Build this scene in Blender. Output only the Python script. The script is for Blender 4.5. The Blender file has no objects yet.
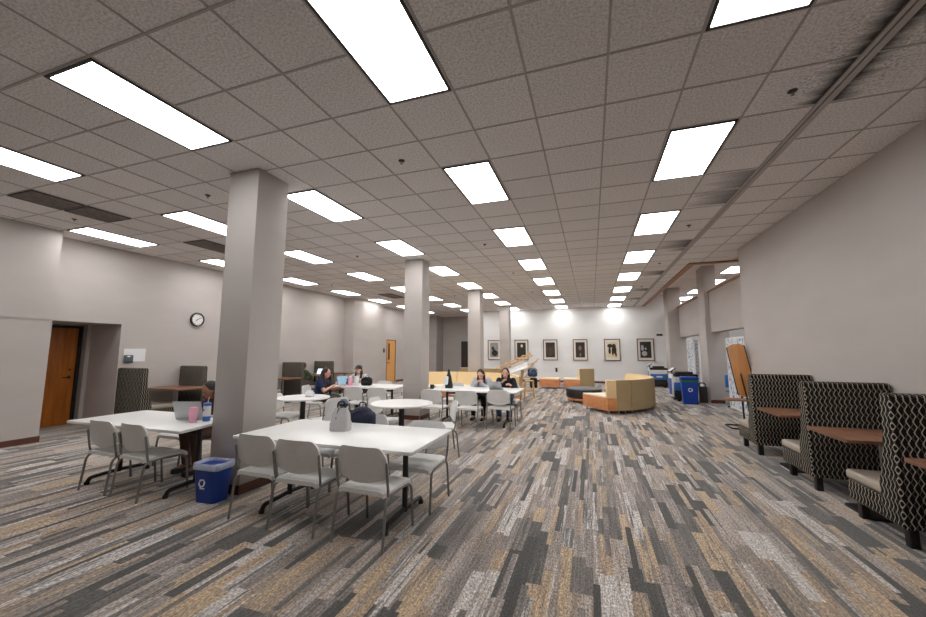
import bpy, bmesh, math, random
from mathutils import Vector, Matrix, Euler
PI = math.pi
R = math.radians
random.seed(7)
SC = bpy.context.scene
C = SC.collection

# ------------------------------------------------------------------ camera, world, exposure
cam_d = bpy.data.cameras.new('camera')
cam_d.sensor_width = 36.0
cam_d.lens = 36.0 * 378.7 / 926.0
cam_d.clip_end = 200
cam = bpy.data.objects.new('camera', cam_d)
cam.location = (0, 0, 1.55)
cam.rotation_euler = (R(90 + 6.47), 0, R(18.63))
C.objects.link(cam)
SC.camera = cam

w = bpy.data.worlds.new('world')
w.use_nodes = True
w.node_tree.nodes['Background'].inputs[0].default_value = (0.8, 0.85, 1.0, 1)
w.node_tree.nodes['Background'].inputs[1].default_value = 0.05
SC.world = w
SC.view_settings.view_transform = 'Standard'
SC.view_settings.look = 'None'
SC.view_settings.exposure = 0.68
SC.view_settings.gamma = 1.0
SC.view_settings.use_curve_mapping = False
SC.cycles.use_denoising = True
SC.cycles.max_bounces = 8
SC.cycles.diffuse_bounces = 5
SC.cycles.caustics_reflective = False
SC.cycles.caustics_refractive = False
LIGHT_E = 7.0        # emission of the ceiling panels
CEIL = 3.74

# ------------------------------------------------------------------ materials
class NT:
    def __init__(s, name):
        s.m = bpy.data.materials.new(name); s.m.use_nodes = True
        s.t = s.m.node_tree; s.b = s.t.nodes['Principled BSDF']
    def n(s, typ, **kw):
        nd = s.t.nodes.new(typ)
        for k, v in kw.items(): setattr(nd, k, v)
        return nd
    def val(s, sock, v):
        if hasattr(v, 'bl_idname') or isinstance(v, bpy.types.NodeSocket): s.t.links.new(v, sock)
        else: sock.default_value = v
    def math(s, op, a, b=0.0, c=0.0):
        nd = s.n('ShaderNodeMath', operation=op)
        s.val(nd.inputs[0], a); s.val(nd.inputs[1], b)
        if len(nd.inputs) > 2: s.val(nd.inputs[2], c)
        return nd.outputs[0]
    def xyz(s, src='Object'):
        tc = s.n('ShaderNodeTexCoord'); sp = s.n('ShaderNodeSeparateXYZ')
        s.t.links.new(tc.outputs[src], sp.inputs[0]); return sp.outputs
    def comb(s, x, y, z=0.0):
        nd = s.n('ShaderNodeCombineXYZ')
        for i, v in enumerate((x, y, z)): s.val(nd.inputs[i], v)
        return nd.outputs[0]
    def noise(s, vec, scale, detail=2.0, rough=0.5):
        nd = s.n('ShaderNodeTexNoise')
        if vec is not None: s.t.links.new(vec, nd.inputs['Vector'])
        nd.inputs['Scale'].default_value = scale; nd.inputs['Detail'].default_value = detail
        nd.inputs['Roughness'].default_value = rough
        return nd.outputs[0]
    def white(s, vec):
        nd = s.n('ShaderNodeTexWhiteNoise', noise_dimensions='3D')
        s.t.links.new(vec, nd.inputs['Vector']); return nd.outputs['Value']
    def ramp(s, fac, stops, interp='LINEAR'):
        nd = s.n('ShaderNodeValToRGB'); cr = nd.color_ramp; cr.interpolation = interp
        while len(cr.elements) < len(stops): cr.elements.new(0.5)
        for e, (p, c) in zip(cr.elements, stops): e.position = p; e.color = (*c, 1)
        s.val(nd.inputs[0], fac); return nd.outputs[0]
    def mix(s, f, a, b, mode='MIX'):
        nd = s.n('ShaderNodeMix', data_type='RGBA', blend_type=mode)
        s.val(nd.inputs[0], f)
        for i, v in ((6, a), (7, b)):
            if isinstance(v, tuple): nd.inputs[i].default_value = (*v, 1)
            else: s.t.links.new(v, nd.inputs[i])
        return nd.outputs[2]
    def bump(s, h, strength, dist=0.01):
        nd = s.n('ShaderNodeBump'); nd.inputs['Strength'].default_value = strength
        nd.inputs['Distance'].default_value = dist
        s.t.links.new(h, nd.inputs['Height']); s.t.links.new(nd.outputs[0], s.b.inputs['Normal'])
    def base(s, c):
        if isinstance(c, tuple): s.b.inputs['Base Color'].default_value = (*c, 1)
        else: s.t.links.new(c, s.b.inputs['Base Color'])
        return s
    def rough(s, r, metal=0.0):
        s.b.inputs['Roughness'].default_value = r; s.b.inputs['Metallic'].default_value = metal; return s

def lin(r, g, b):
    f = lambda c: ((c / 255 + 0.055) / 1.055) ** 2.4 if c > 10 else c / 255 / 12.92
    return (f(r), f(g), f(b))

def plain(name, c, rough=0.5, metal=0.0, var=0.12, scale=30, spec=None):
    k = NT(name); tc = k.n('ShaderNodeTexCoord')
    n = k.noise(tc.outputs['Object'], scale, 3)
    d = tuple(x * (1 - var) for x in c); e = tuple(min(1, x * (1 + var)) for x in c)
    k.base(k.ramp(n, [(0.3, d), (0.7, e)])).rough(rough, metal)
    if spec is not None: k.b.inputs['Specular IOR Level'].default_value = spec
    return k.m

def m_wood(name, c1, c2, rough=0.4, axis='Z', freq=14):
    k = NT(name); x, y, z = k.xyz()
    ax = {'X': (0.12, 1, 1), 'Y': (1, 0.12, 1), 'Z': (1, 1, 0.12)}[axis]
    v = k.comb(k.math('MULTIPLY', x, ax[0]), k.math('MULTIPLY', y, ax[1]), k.math('MULTIPLY', z, ax[2]))
    n = k.noise(v, freq, 5, 0.6)
    k.base(k.ramp(n, [(0.3, c1), (0.7, c2)])).rough(rough)
    return k.m

def m_carpet():
    k = NT('plank_carpet'); x, y, z = k.xyz()
    # irregular stripe widths: several cell layers that compete
    def layer(wd, ln, seed):
        ix = k.math('FLOOR', k.math('DIVIDE', x, wd))
        off = k.math('MULTIPLY', k.white(k.comb(ix, seed, 3.3)), ln)
        iy = k.math('FLOOR', k.math('DIVIDE', k.math('ADD', y, off), ln))
        return k.white(k.comb(ix, iy, seed)), k.white(k.comb(ix, iy, seed + 9.5))
    a, a2 = layer(0.19, 0.95, 1.0)      # wide plank
    b, b2 = layer(0.095, 0.62, 2.0)     # half-width blocks
    c, c2 = layer(0.045, 0.80, 5.0)     # thin strips
    sel = k.math('GREATER_THAN', b2, 0.45)
    v = k.math('ADD', k.math('MULTIPLY', b, sel), k.math('MULTIPLY', a, k.math('SUBTRACT', 1.0, sel)))
    sel2 = k.math('GREATER_THAN', c2, 0.78)
    v = k.math('ADD', k.math('MULTIPLY', c, sel2), k.math('MULTIPLY', v, k.math('SUBTRACT', 1.0, sel2)))
    st = k.noise(k.comb(k.math('MULTIPLY', x, 40), k.math('MULTIPLY', y, 1.6), 0.0), 1.0, 4, 0.75)
    v = k.math('ADD', v, k.math('MULTIPLY', k.math('SUBTRACT', st, 0.5), 0.6))
    col = k.ramp(v, [(0.00, lin(62, 60, 58)), (0.12, lin(74, 73, 71)), (0.22, lin(106, 100, 96)),
                     (0.33, lin(142, 131, 125)), (0.43, lin(182, 171, 164)), (0.51, lin(142, 122, 104)),
                     (0.62, lin(196, 170, 138)), (0.72, lin(122, 111, 104)), (0.82, lin(162, 150, 142)),
                     (0.90, lin(212, 205, 200)), (1.0, lin(98, 95, 95))])
    # looped pile: light and dark flecks
    fl = k.noise(k.comb(k.math('MULTIPLY', x, 1.0), k.math('MULTIPLY', y, 0.45), 0.0), 95, 2, 0.6)
    fm = k.ramp(fl, [(0.32, (0.35, 0.35, 0.35)), (0.5, (0.92, 0.92, 0.92)), (0.68, (1.55, 1.55, 1.55))])
    k.base(k.mix(1.0, col, fm, 'MULTIPLY')).rough(0.95)
    k.b.inputs['Specular IOR Level'].default_value = 0.15
    k.b.inputs['Sheen Weight'].default_value = 0.45; k.b.inputs['Sheen Roughness'].default_value = 0.5
    k.bump(fl, 0.35, 0.004)
    return k.m

def m_ceiling():
    k = NT('acoustic_tile'); x, y, z = k.xyz()
    v = k.comb(x, y, 0.0)
    n1 = k.noise(v, 55, 3, 0.6); n2 = k.noise(v, 1.3, 2)
    ix = k.math('FLOOR', k.math('DIVIDE', k.math('SUBTRACT', x, -1.634), 0.6096))
    iy = k.math('FLOOR', k.math('DIVIDE', k.math('SUBTRACT', y, 2.784), 0.6096))
    tile = k.white(k.comb(ix, iy, 0.0))
    c = k.ramp(n1, [(0.36, lin(212, 208, 207)), (0.5, lin(236, 233, 232)), (0.64, lin(250, 248, 247))])
    tm = k.ramp(tile, [(0, (0.93, 0.93, 0.93)), (1, (1, 1, 1))])
    c = k.mix(1.0, c, tm, 'MULTIPLY')
    # grime blown onto tiles along the slot diffuser and beside the return grilles
    def box(x0, x1, y0, y1, soft=0.07):
        sx = k.math('MULTIPLY', k.math('SMOOTH_MIN', k.math('SUBTRACT', x, x0), k.math('SUBTRACT', x1, x), 0.02), 1 / soft)
        sy = k.math('MULTIPLY', k.math('SMOOTH_MIN', k.math('SUBTRACT', y, y0), k.math('SUBTRACT', y1, y), 0.02), 1 / soft)
        return k.math('MINIMUM', k.math('MAXIMUM', k.math('MINIMUM', sx, sy), 0.0), 1.0)
    d = k.math('ABSOLUTE', k.math('SUBTRACT', x, 2.02))
    wob = k.noise(k.comb(k.math('MULTIPLY', x, 1.5), k.math('MULTIPLY', y, 9), 0.0), 1.0, 4, 0.7)
    def streak(y0, y1, reach, power):
        near = k.math('MAXIMUM', k.math('SUBTRACT', 1.0, k.math('DIVIDE', d, k.math('MULTIPLY', wob, reach))), 0.0)
        return k.math('MULTIPLY', k.math('MULTIPLY', near, power), box(-20, 20, y0, y1, 0.03))
    g = streak(2.80, 4.00, 0.42, 1.35)
    for y0, y1, rch, pw in ((5.25, 5.82, 0.9, 0.75), (5.84, 6.4, 1.2, 0.8), (8.3, 8.9, 1.3, 0.9), (8.9, 9.2, 0.8, 0.7), (11.3, 11.95, 1.4, 0.9), (14.4, 15.0, 1.3, 0.8), (16.8, 17.4, 1.2, 0.8)):
        side = k.math('LESS_THAN', x, 2.02)
        g = k.math('MAXIMUM', g, k.math('MULTIPLY', streak(y0, y1, rch, pw), side))
    sp = k.ramp(k.noise(v, 38, 3, 0.75), [(0.50, (0, 0, 0)), (0.62, (1, 1, 1))])
    spz = k.math('MULTIPLY', k.math('MULTIPLY', sp, 0.6), box(1.55, 2.55, 2.8, 4.0, 0.3))
    g = k.math('MINIMUM', k.math('MAXIMUM', g, spz), 0.93)
    c = k.mix(g, c, lin(38, 34, 32))
    k.base(c).rough(0.95)
    k.b.inputs['Specular IOR Level'].default_value = 0.1
    k.bump(n1, 0.5, 0.006)
    return k.m

def m_wall(name, c, var=0.03):
    k = NT(name); x, y, z = k.xyz()
    n = k.noise(k.comb(x, y, k.math('MULTIPLY', z, 3.0)), 0.9, 3)
    f = k.noise(k.comb(x, y, z), 60, 2)
    d = tuple(v * (1 - var) for v in c); e = tuple(min(1, v * (1 + var)) for v in c)
    k.base(k.ramp(n, [(0.35, d), (0.65, e)])).rough(0.7)
    k.b.inputs['Specular IOR Level'].default_value = 0.25
    k.bump(f, 0.08, 0.003)
    return k.m

def m_fabric(name, dark, light):
    k = NT(name); x, y, z = k.xyz()
    u = k.math('DIVIDE', k.math('ADD', x, y), 0.044)
    tri = k.math('PINGPONG', k.math('DIVIDE', z, 0.043), 1.0)
    tri = k.math('MULTIPLY', k.math('SUBTRACT', tri, 0.5), 0.52)
    def ln(sign, ph):
        f = k.math('FRACT', k.math('ADD', k.math('ADD', u, k.math('MULTIPLY', tri, sign)), ph))
        return k.math('LESS_THAN', k.math('ABSOLUTE', k.math('SUBTRACT', f, 0.5)), 0.088)
    m = k.math('MAXIMUM', ln(1.0, 0.0), k.math('MULTIPLY', ln(-1.0, 0.32), 0.22))
    th = k.noise(k.comb(x, y, z), 260, 2)
    m = k.math('MULTIPLY', m, k.math('ADD', 0.35, th))
    k.base(k.mix(m, dark, light)).rough(0.9)
    k.b.inputs['Specular IOR Level'].default_value = 0.15
    k.bump(m, 0.3, 0.003)
    return k.m

def m_emit(name, c, s):
    k = NT(name); k.base((0.8, 0.8, 0.8)).rough(0.5)
    k.b.inputs['Emission Color'].default_value = (*c, 1); k.b.inputs['Emission Strength'].default_value = s
    return k.m

def m_laces(name):   # printed sheets / book spines: rows of pale strips
    k = NT(name); x, y, z = k.xyz()
    row = k.math('FLOOR', k.math('DIVIDE', z, 0.055)); u = k.math('FLOOR', k.math('DIVIDE', k.math('ADD', x, y), 0.05))
    wv = k.white(k.comb(row, u, 1.0))
    k.base(k.ramp(wv, [(0.0, lin(225, 230, 238)), (0.45, lin(196, 204, 215)), (0.7, lin(120, 132, 150)), (0.85, lin(232, 235, 240)), (0.97, lin(150, 120, 115))], 'CONSTANT')).rough(0.6)
    return k.m

M = dict(
    carpet=m_carpet(), ceiling=m_ceiling(),
    wall=m_wall('grey_paint', lin(190, 183, 179)), wallw=m_wall('white_paint', lin(238, 238, 238), 0.015),
    tee=plain('tee_metal', lin(176, 170, 167), 0.5, 0, 0.05),
    base=plain('brown_base', lin(96, 56, 44), 0.45), oak=m_wood('oak_edge', lin(128, 82, 45), lin(168, 112, 66)),
    doorw=m_wood('amber_oak', lin(150, 82, 18), lin(190, 112, 34), 0.35, 'Z', 12),
    doorl=m_wood('pale_oak', lin(214, 152, 84), lin(234, 176, 106), 0.4, 'Z', 12),
    black=plain('black_paint', (0.012, 0.011, 0.011), 0.45), dark=plain('dark_frame', lin(48, 42, 40), 0.5),
    plas=plain('pale_grey_plastic', lin(236, 236, 235), 0.38, 0, 0.02), 
    steel=plain('grey_enamel_tube', lin(136, 134, 130), 0.35, 0.35, 0.05),
    top=plain('white_laminate', lin(242, 241, 240), 0.28, 0, 0.01), edge=plain('white_edge', lin(222, 220, 218), 0.4, 0, 0.02),
    fab=m_fabric('chain_fabric', lin(24, 22, 22), lin(196, 186, 170)),
    vinyl=plain('beige_vinyl', lin(172, 160, 146), 0.38, 0, 0.04), brown=m_wood('walnut_laminate', lin(112, 76, 56), lin(146, 102, 78), 0.35, 'Y', 16),
    tan=plain('tan_weave', lin(178, 156, 118), 0.85, 0, 0.06, 120), tanl=plain('cream_tan_vinyl', lin(240, 210, 160), 0.6, 0, 0.03),
    cream=plain('cream_cushion', lin(246, 236, 214), 0.6, 0, 0.02),
    cherry=m_wood('cherry_veneer', lin(204, 132, 84), lin(226, 158, 108), 0.4, 'X', 14),
    blue=plain('blue_plastic', lin(16, 62, 158), 0.35, 0, 0.05), bluel=plain('light_blue_plastic', lin(58, 118, 190), 0.4, 0, 0.05),
    green=plain('green_band', lin(30, 120, 60), 0.5), white=plain('white_plastic', lin(236, 236, 238), 0.4, 0, 0.02),
    alu=plain('aluminium', lin(176, 178, 180), 0.35, 0.7, 0.03), pink=plain('pink_tumbler', lin(240, 176, 196), 0.4, 0, 0.04),
    screen=m_emit('lit_screen', (0.55, 0.75, 1.0), 0.75), bluepaper=plain('light_blue_cover', lin(168, 206, 232), 0.5),
    birch=m_wood('birch', lin(214, 172, 112), lin(240, 204, 148), 0.5, 'Z', 14),
    navy=plain('navy_nylon', lin(24, 32, 58), 0.7, 0, 0.2), lgrey=plain('heather_grey', lin(188, 184, 184), 0.85, 0, 0.1, 60),
    liner=plain('clear_liner', lin(186, 196, 220), 0.35, 0, 0.15, 22),
    grille=plain('dirty_grille', lin(150, 140, 134), 0.7, 0, 0.35, 18), dirt=plain('grimy_backing', lin(112, 102, 97), 0.9, 0, 0.4, 20),
    maroon=plain('rosewood_frame', lin(104, 70, 68), 0.4), mat=plain('mat_board', lin(232, 226, 216), 0.8, 0, 0.01),
    print=plain('dark_print', lin(44, 42, 42), 0.5, 0, 0.5, 14), printg=plain('grey_print', lin(150, 150, 146), 0.5, 0, 0.3, 12),
    prints=plain('sepia_print', lin(226, 212, 176), 0.6, 0, 0.1, 8), 
    skin=plain('skin_light', lin(222, 172, 148), 0.5, 0, 0.04), skinm=plain('skin_brown', lin(150, 100, 76), 0.5, 0, 0.04),
    hairb=plain('brown_hair', lin(62, 42, 32), 0.55, 0, 0.35, 40), hairk=plain('black_hair', lin(22, 17, 16), 0.5, 0, 0.3, 40),
    sweat=plain('grey_sweatshirt', lin(184, 190, 200), 0.9, 0, 0.06), jacket=plain('black_jacket', lin(24, 25, 34), 0.85),
    pants=plain('black_trousers', lin(16, 16, 18), 0.9), hood=plain('white_hoodie', lin(216, 214, 216), 0.9, 0, 0.05),
    shirtb=plain('navy_tshirt', lin(28, 46, 84), 0.9), olive=plain('olive_trousers', lin(70, 66, 58), 0.9),
    shirtg=plain('green_shirt', lin(74, 92, 66), 0.9), maroonc=plain('maroon_jumper', lin(70, 28, 36), 0.9),
    brownc=plain('brown_trousers', lin(92, 70, 58), 0.9, 0, 0.15), denim=plain('denim', lin(62, 84, 112), 0.9),
    diff=m_emit('light_diffuser', (1.0, 0.995, 0.985), LIGHT_E), spines=m_laces('printed_rows'),
    red=plain('red_plastic', lin(190, 60, 50), 0.5), lip=plain('lip', lin(170, 90, 84), 0.5),
)

# ------------------------------------------------------------------ mesh helpers
def box(bm, c, s, bev=0.0, seg=2, rot=None):
    r = bmesh.ops.create_cube(bm, size=1.0)
    vs = r['verts']
    for v in vs: v.co = Vector((v.co.x * s[0], v.co.y * s[1], v.co.z * s[2]))
    if bev > 0:
        es = list({e for v in vs for e in v.link_edges})
        out = bmesh.ops.bevel(bm, geom=es, offset=min(bev, min(s) * 0.49), segments=seg, profile=0.5, affect='EDGES')
        vs = list({v for f in out['faces'] for v in f.verts} | {v for v in vs if v.is_valid})
    mt = Matrix.Translation(Vector(c))
    if rot is not None: mt = mt @ Euler(rot).to_matrix().to_4x4()
    for v in vs: v.co = mt @ v.co
    return vs

def bb(bm, x0, x1, y0, y1, z0, z1, bev=0.0, seg=2):
    return box(bm, ((x0 + x1) / 2, (y0 + y1) / 2, (z0 + z1) / 2), (abs(x1 - x0), abs(y1 - y0), abs(z1 - z0)), bev, seg)

def fillet(pts, rad, n=5):
    pts = [Vector(p) for p in pts]; out = [pts[0]]
    for i in range(1, len(pts) - 1):
        a, b, c = pts[i - 1], pts[i], pts[i + 1]
        d1 = (a - b); d2 = (c - b)
        r = min(rad, d1.length * 0.48, d2.length * 0.48)
        p1 = b + d1.normalized() * r; p2 = b + d2.normalized() * r
        for k in range(n + 1):
            t = k / n; out.append(p1 * (1 - t) ** 2 + b * 2 * t * (1 - t) + p2 * t * t)
    out.append(pts[-1]); return out

def tube(bm, pts, r, seg=10, rad=0.0, caps=True):
    pts = fillet(pts, rad) if rad else [Vector(p) for p in pts]
    rings = []; up = None
    for i, p in enumerate(pts):
        t = (pts[min(i + 1, len(pts) - 1)] - pts[max(i - 1, 0)]).normalized()
        if up is None:
            up = Vector((0, 0, 1)) if abs(t.z) < 0.9 else Vector((0, 1, 0))
        s = t.cross(up).normalized(); u = s.cross(t).normalized(); up = u
        rr = r(i / (len(pts) - 1)) if callable(r) else r
        rings.append([bm.verts.new(p + (s * math.cos(a) + u * math.sin(a)) * rr) for a in [2 * PI * k / seg for k in range(seg)]])
    for a, b in zip(rings, rings[1:]):
        for k in range(seg): bm.faces.new((a[k], a[(k + 1) % seg], b[(k + 1) % seg], b[k]))
    if caps:
        bm.faces.new(rings[0][::-1]); bm.faces.new(rings[-1])

def cyl(bm, a, b, r1, r2=None, seg=20):
    r2 = r1 if r2 is None else r2
    tube(bm, [a, b], lambda t: r1 + (r2 - r1) * t, seg)

def lathe(bm, prof, c=(0, 0, 0), seg=28, capb=True, capt=True):
    rings = []
    for r, z in prof:
        rings.append([bm.verts.new((c[0] + r * math.cos(2 * PI * k / seg), c[1] + r * math.sin(2 * PI * k / seg), c[2] + z)) for k in range(seg)])
    for a, b in zip(rings, rings[1:]):
        for k in range(seg): bm.faces.new((a[k], a[(k + 1) % seg], b[(k + 1) % seg], b[k]))
    if capb: bm.faces.new(rings[0][::-1])
    if capt: bm.faces.new(rings[-1])

def prism(bm, poly, z0, z1, bev=0.0, mat=None):
    """poly in xy extruded z0..z1; mat = 4x4 to place"""
    lo = [bm.verts.new((x, y, z0)) for x, y in poly]; hi = [bm.verts.new((x, y, z1)) for x, y in poly]
    n = len(poly)
    fs = [bm.faces.new(lo[::-1]), bm.faces.new(hi)]
    for k in range(n): fs.append(bm.faces.new((lo[k], lo[(k + 1) % n], hi[(k + 1) % n], hi[k])))
    vs = lo + hi
    if bev:
        es = [e for e in fs[0].edges] + [e for e in fs[1].edges]
        o = bmesh.ops.bevel(bm, geom=es, offset=bev, segments=2, profile=0.5, affect='EDGES')
        vs = list({v for v in vs if v.is_valid} | {v for f in o['faces'] for v in f.verts})
    if mat is not None:
        for v in vs: v.co = mat @ v.co
    return vs

def rrect(w, h, r, n=6):
    pts = []
    for cx, cy, a0 in ((w / 2 - r, h / 2 - r, 0), (-w / 2 + r, h / 2 - r, 90), (-w / 2 + r, -h / 2 + r, 180), (w / 2 - r, -h / 2 + r, 270)):
        for k in range(n + 1):
            a = R(a0 + 90 * k / n); pts.append((cx + r * math.cos(a), cy + r * math.sin(a)))
    return pts

def grid_surf(bm, fn, nu, nv, th, inside=None):
    """thick surface from fn(u,v)->(pos, normal)"""
    F = [[None] * (nv + 1) for _ in range(nu + 1)]; B = [[None] * (nv + 1) for _ in range(nu + 1)]
    for i in range(nu + 1):
        for j in range(nv + 1):
            p, n = fn(i / nu, j / nv)
            F[i][j] = bm.verts.new(p + n * th / 2); B[i][j] = bm.verts.new(p - n * th / 2)
    for i in range(nu):
        for j in range(nv):
            bm.faces.new((F[i][j], F[i + 1][j], F[i + 1][j + 1], F[i][j + 1]))
            bm.faces.new((B[i][j], B[i][j + 1], B[i + 1][j + 1], B[i + 1][j]))
    for i in range(nu):
        bm.faces.new((F[i][0], B[i][0], B[i + 1][0], F[i + 1][0])); bm.faces.new((F[i][nv], F[i + 1][nv], B[i + 1][nv], B[i][nv]))
    for j in range(nv):
        bm.faces.new((F[0][j], F[0][j + 1], B[0][j + 1], B[0][j])); bm.faces.new((F[nu][j], B[nu][j], B[nu][j + 1], F[nu][j + 1]))

def link(name, bm, mat, parent=None, smooth=True, loc=None, mats=None):
    bmesh.ops.recalc_face_normals(bm, faces=bm.faces[:])
    me = bpy.data.meshes.new(name); bm.to_mesh(me); bm.free()
    for m in (mats or [mat]): me.materials.append(m if not isinstance(m, str) else M[m])
    if smooth:
        for p in me.polygons: p.use_smooth = True
        try: me.set_sharp_from_angle(angle=R(38))
        except Exception: pass
    o = bpy.data.objects.new(name, me); C.objects.link(o)
    if parent is not None: o.parent = parent
    if loc is not None: o.location = loc
    return o

def B(): return bmesh.new()

def part(name, mat, parent, f, *a, smooth=True, label=None, **k):
    bm = B(); f(bm, *a, **k); o = link(name, bm, mat, parent, smooth)
    if label: o['label'] = label
    return o

def tag(o, label=None, cat=None, group=None, kind=None):
    if label: o['label'] = label
    if cat: o['category'] = cat
    if group: o['group'] = group
    if kind: o['kind'] = kind
    return o

def thing(name, label, cat, loc=(0, 0, 0), rz=0.0, group=None):
    o = bpy.data.objects.new(name, None); o.empty_display_size = 0.1; C.objects.link(o)
    o.location = loc; o.rotation_euler = (0, 0, rz)
    return tag(o, label, cat, group)

def struct(name, mat, f, *a, parent=None, smooth=False, **k):
    bm = B(); f(bm, *a, **k); o = link(name, bm, mat, parent, smooth); o['kind'] = 'structure'; return o

def copy_tree(o, parent=None):
    c = o.copy(); C.objects.link(c)
    if parent is not None: c.parent = parent
    for ch in list(o.children): copy_tree(ch, c)
    return c

def boxes(bm, lst):
    for b in lst: bb(bm, *b)

# ------------------------------------------------------------------ room shell
XL, XR = -9.1, 3.08
struct('floor', 'carpet', boxes, [(-12.5, 12.5, -6, 28, -0.1, 0.0)])
struct('ceiling', 'ceiling', boxes, [(-9.9, 2.5, -6, 22.7, CEIL, CEIL + 0.12), (2.5, 3.9, -6, 10.65, CEIL, CEIL + 0.12)])
T = 0.6096
def tees(bm):
    for i in range(-14, 10):
        x = -1.634 + i * T
        if x > 2.45 and x < 3.05: bb(bm, x - .009, x + .009, -6, 10.6, CEIL - .005, CEIL + .001)
        elif x <= 2.45: bb(bm, x - .009, x + .009, -6, 22.5, CEIL - .005, CEIL + .001)
    for j in range(-14, 33):
        y = 2.784 + j * T
        bb(bm, -9.5, 2.48 if y > 10.6 else 3.07, y - .009, y + .009, CEIL - .0045, CEIL + .001)
struct('trim_1', 'tee', tees)
# left side walls
def wall_left(bm):
    bb(bm, -9.9, XL, -6, 4.05, 0, CEIL)                 # deep section nearest
    bb(bm, -9.9, -9.55, 5.36, 13.15, 0, CEIL)
    bb(bm, -9.9, -9.55, 4.05, 5.36, 2.13, CEIL)         # over the alcove
    bb(bm, -9.9, XL, 13.15, 15.45, 0, CEIL)             # projecting bay
    bb(bm, -9.9, -9.55, 15.45, 16.55, 0, CEIL); bb(bm, -9.9, -9.55, 17.5, 22.7, 0, CEIL); bb(bm, -9.9, -9.55, 16.55, 17.5, 2.13, CEIL)
    bb(bm, -9.6, -9.0, 21.6, 22.7, 0, CEIL)
struct('wall_left', 'wall', wall_left)
def alcove(bm):
    bb(bm, -11.0, -9.9, 3.9, 4.05, 0, 2.3); bb(bm, -11.0, -9.9, 5.36, 5.5, 0, 2.3)
    bb(bm, -11.1, -10.75, 3.9, 4.30, 0, 2.3); bb(bm, -11.1, -10.75, 5.28, 5.5, 0, 2.3); bb(bm, -11.1, -10.75, 4.30, 5.28, 2.1, 2.3)
    bb(bm, -11.0, -9.9, 3.9, 5.5, 2.13, 2.3)
struct('wall_alcove', 'wall', alcove)
struct('wall_back', 'wallw', boxes, [(-5.75, 3.75, 20.0, 20.2, 0, 4.22), (3.75, 9.7, 27.0, 27.2, 0, 4.22), (3.6, 3.75, 20.2, 27.2, 0, 4.22)])
struct('wall_far', 'wall', boxes, [(-9.9, -5.6, 22.7, 22.9, 0, CEIL), (-5.75, -5.6, 20.2, 22.7, 0, CEIL)])
struct('wall_right', 'wall', boxes, [(XR, 3.5, -6, 9.5, 0, CEIL)])
struct('wall_behind', 'wall', boxes, [(-9.9, 3.9, -6.2, -6, 0, CEIL)])
struct('trim_2', 'wall', boxes, [(XL, XL + .006, -6, 4.05, 2.10, 2.125), (XL, XL + .012, -6, 4.056, 2.125, 2.14)])
struct('trim_3', 'oak', boxes, [(2.38, 2.52, 10.55, 20.0, CEIL - .035, CEIL + .35), (2.52, 3.9, 10.55, 10.67, CEIL - .035, CEIL + .35)])
# balcony side on the right: pillars, spandrels, high ceiling
struct('wall_balcony', 'wall', boxes, [(3.5, 3.75, 9.5, 20, 2.13, 3.36)])
struct('trim_4', 'oak', boxes, [(3.46, 3.79, 9.5, 20, 3.36, 3.41)])
struct('wall_outer', 'wall', boxes, [(9.5, 9.7, -2, 27.2, 0, 5.2), (3.5, 9.7, -2.2, -2, 0, 5.2), (3.3, 3.5, -2, 10.55, CEIL, 5.2)])
struct('ceiling_high', 'ceiling', boxes, [(2.4, 9.7, -2.2, 27.2, 4.22, 4.34)])
# baseboards
def basebd(lst): return lambda bm: boxes(bm, lst)
struct('baseboard_left', 'base', boxes, [(XL, XL + .012, -6, 4.062, 0, .1), (-9.55, XL + .012, 4.05, 4.062, 0, .1), (-9.55, -9.538, 5.36, 13.138, 0, .1),
    (-9.55, XL + .012, 13.138, 13.15, 0, .1), (XL, XL + .012, 13.138, 15.462, 0, .1), (-9.55, XL, 15.45, 15.462, 0, .1),
    (-9.55, -9.538, 15.462, 16.5, 0, .1), (-9.55, -9.538, 17.55, 21.6, 0, .1), (-9.0, -8.988, 21.59, 22.7, 0, .1)])
struct('baseboard_back', 'base', boxes, [(-5.75, 3.4, 19.988, 20, 0, .1)])
struct('baseboard_far', 'base', boxes, [(-9.0, -5.75, 22.688, 22.7, 0, .1)])
struct('baseboard_right', 'base', boxes, [(XR - .012, XR, -6, 9.5, 0, .1)])

# doors
def door(name, frame_mat, leaf_mat, x, y0, y1, h, leaf_x, win=False, ang=None):
    d = bpy.data.objects.new(name, None); C.objects.link(d); d.location = (x, (y0 + y1) / 2, 0); d['kind'] = 'structure'
    hw = (y1 - y0) / 2
    part('door_frame', frame_mat, d, boxes, [(-.06, .06, -hw - .05, -hw, 0, h), (-.06, .06, hw, hw + .05, 0, h), (-.06, .06, -hw - .05, hw + .05, h, h + .05)], smooth=False)
    lf = part('door_leaf', leaf_mat, d, boxes, [(leaf_x - .02, leaf_x + .02, -hw + .004, hw - .004, .008, h - .004)], smooth=False)
    hy = hw - .09 if not win else -hw + .09
    def hnd(bm):
        cyl(bm, (leaf_x + .02, hy, 1.0), (leaf_x + .07, hy, 1.0), .012)
        cyl(bm, (leaf_x + .02, hy, 1.0), (leaf_x + .026, hy, 1.0), .03)
        cyl(bm, (leaf_x + .02, hy, 1.16), (leaf_x + .03, hy, 1.16), .02)
        s = -1 if not win else 1
        tube(bm, [(leaf_x + .065, hy, 1.0), (leaf_x + .065, hy + s * .12, 1.0)], .01)
    part('door_handle', 'dark', lf, hnd)
    if win:
        part('door_window', 'black', lf, boxes, [(leaf_x + .015, leaf_x + .023, -hw + .14, -hw + .29, 1.15, 1.95)], smooth=False)
    return d
door('door_1', 'black', 'doorw', -10.72, 4.33, 5.22, 2.05, 0.0)
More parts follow.
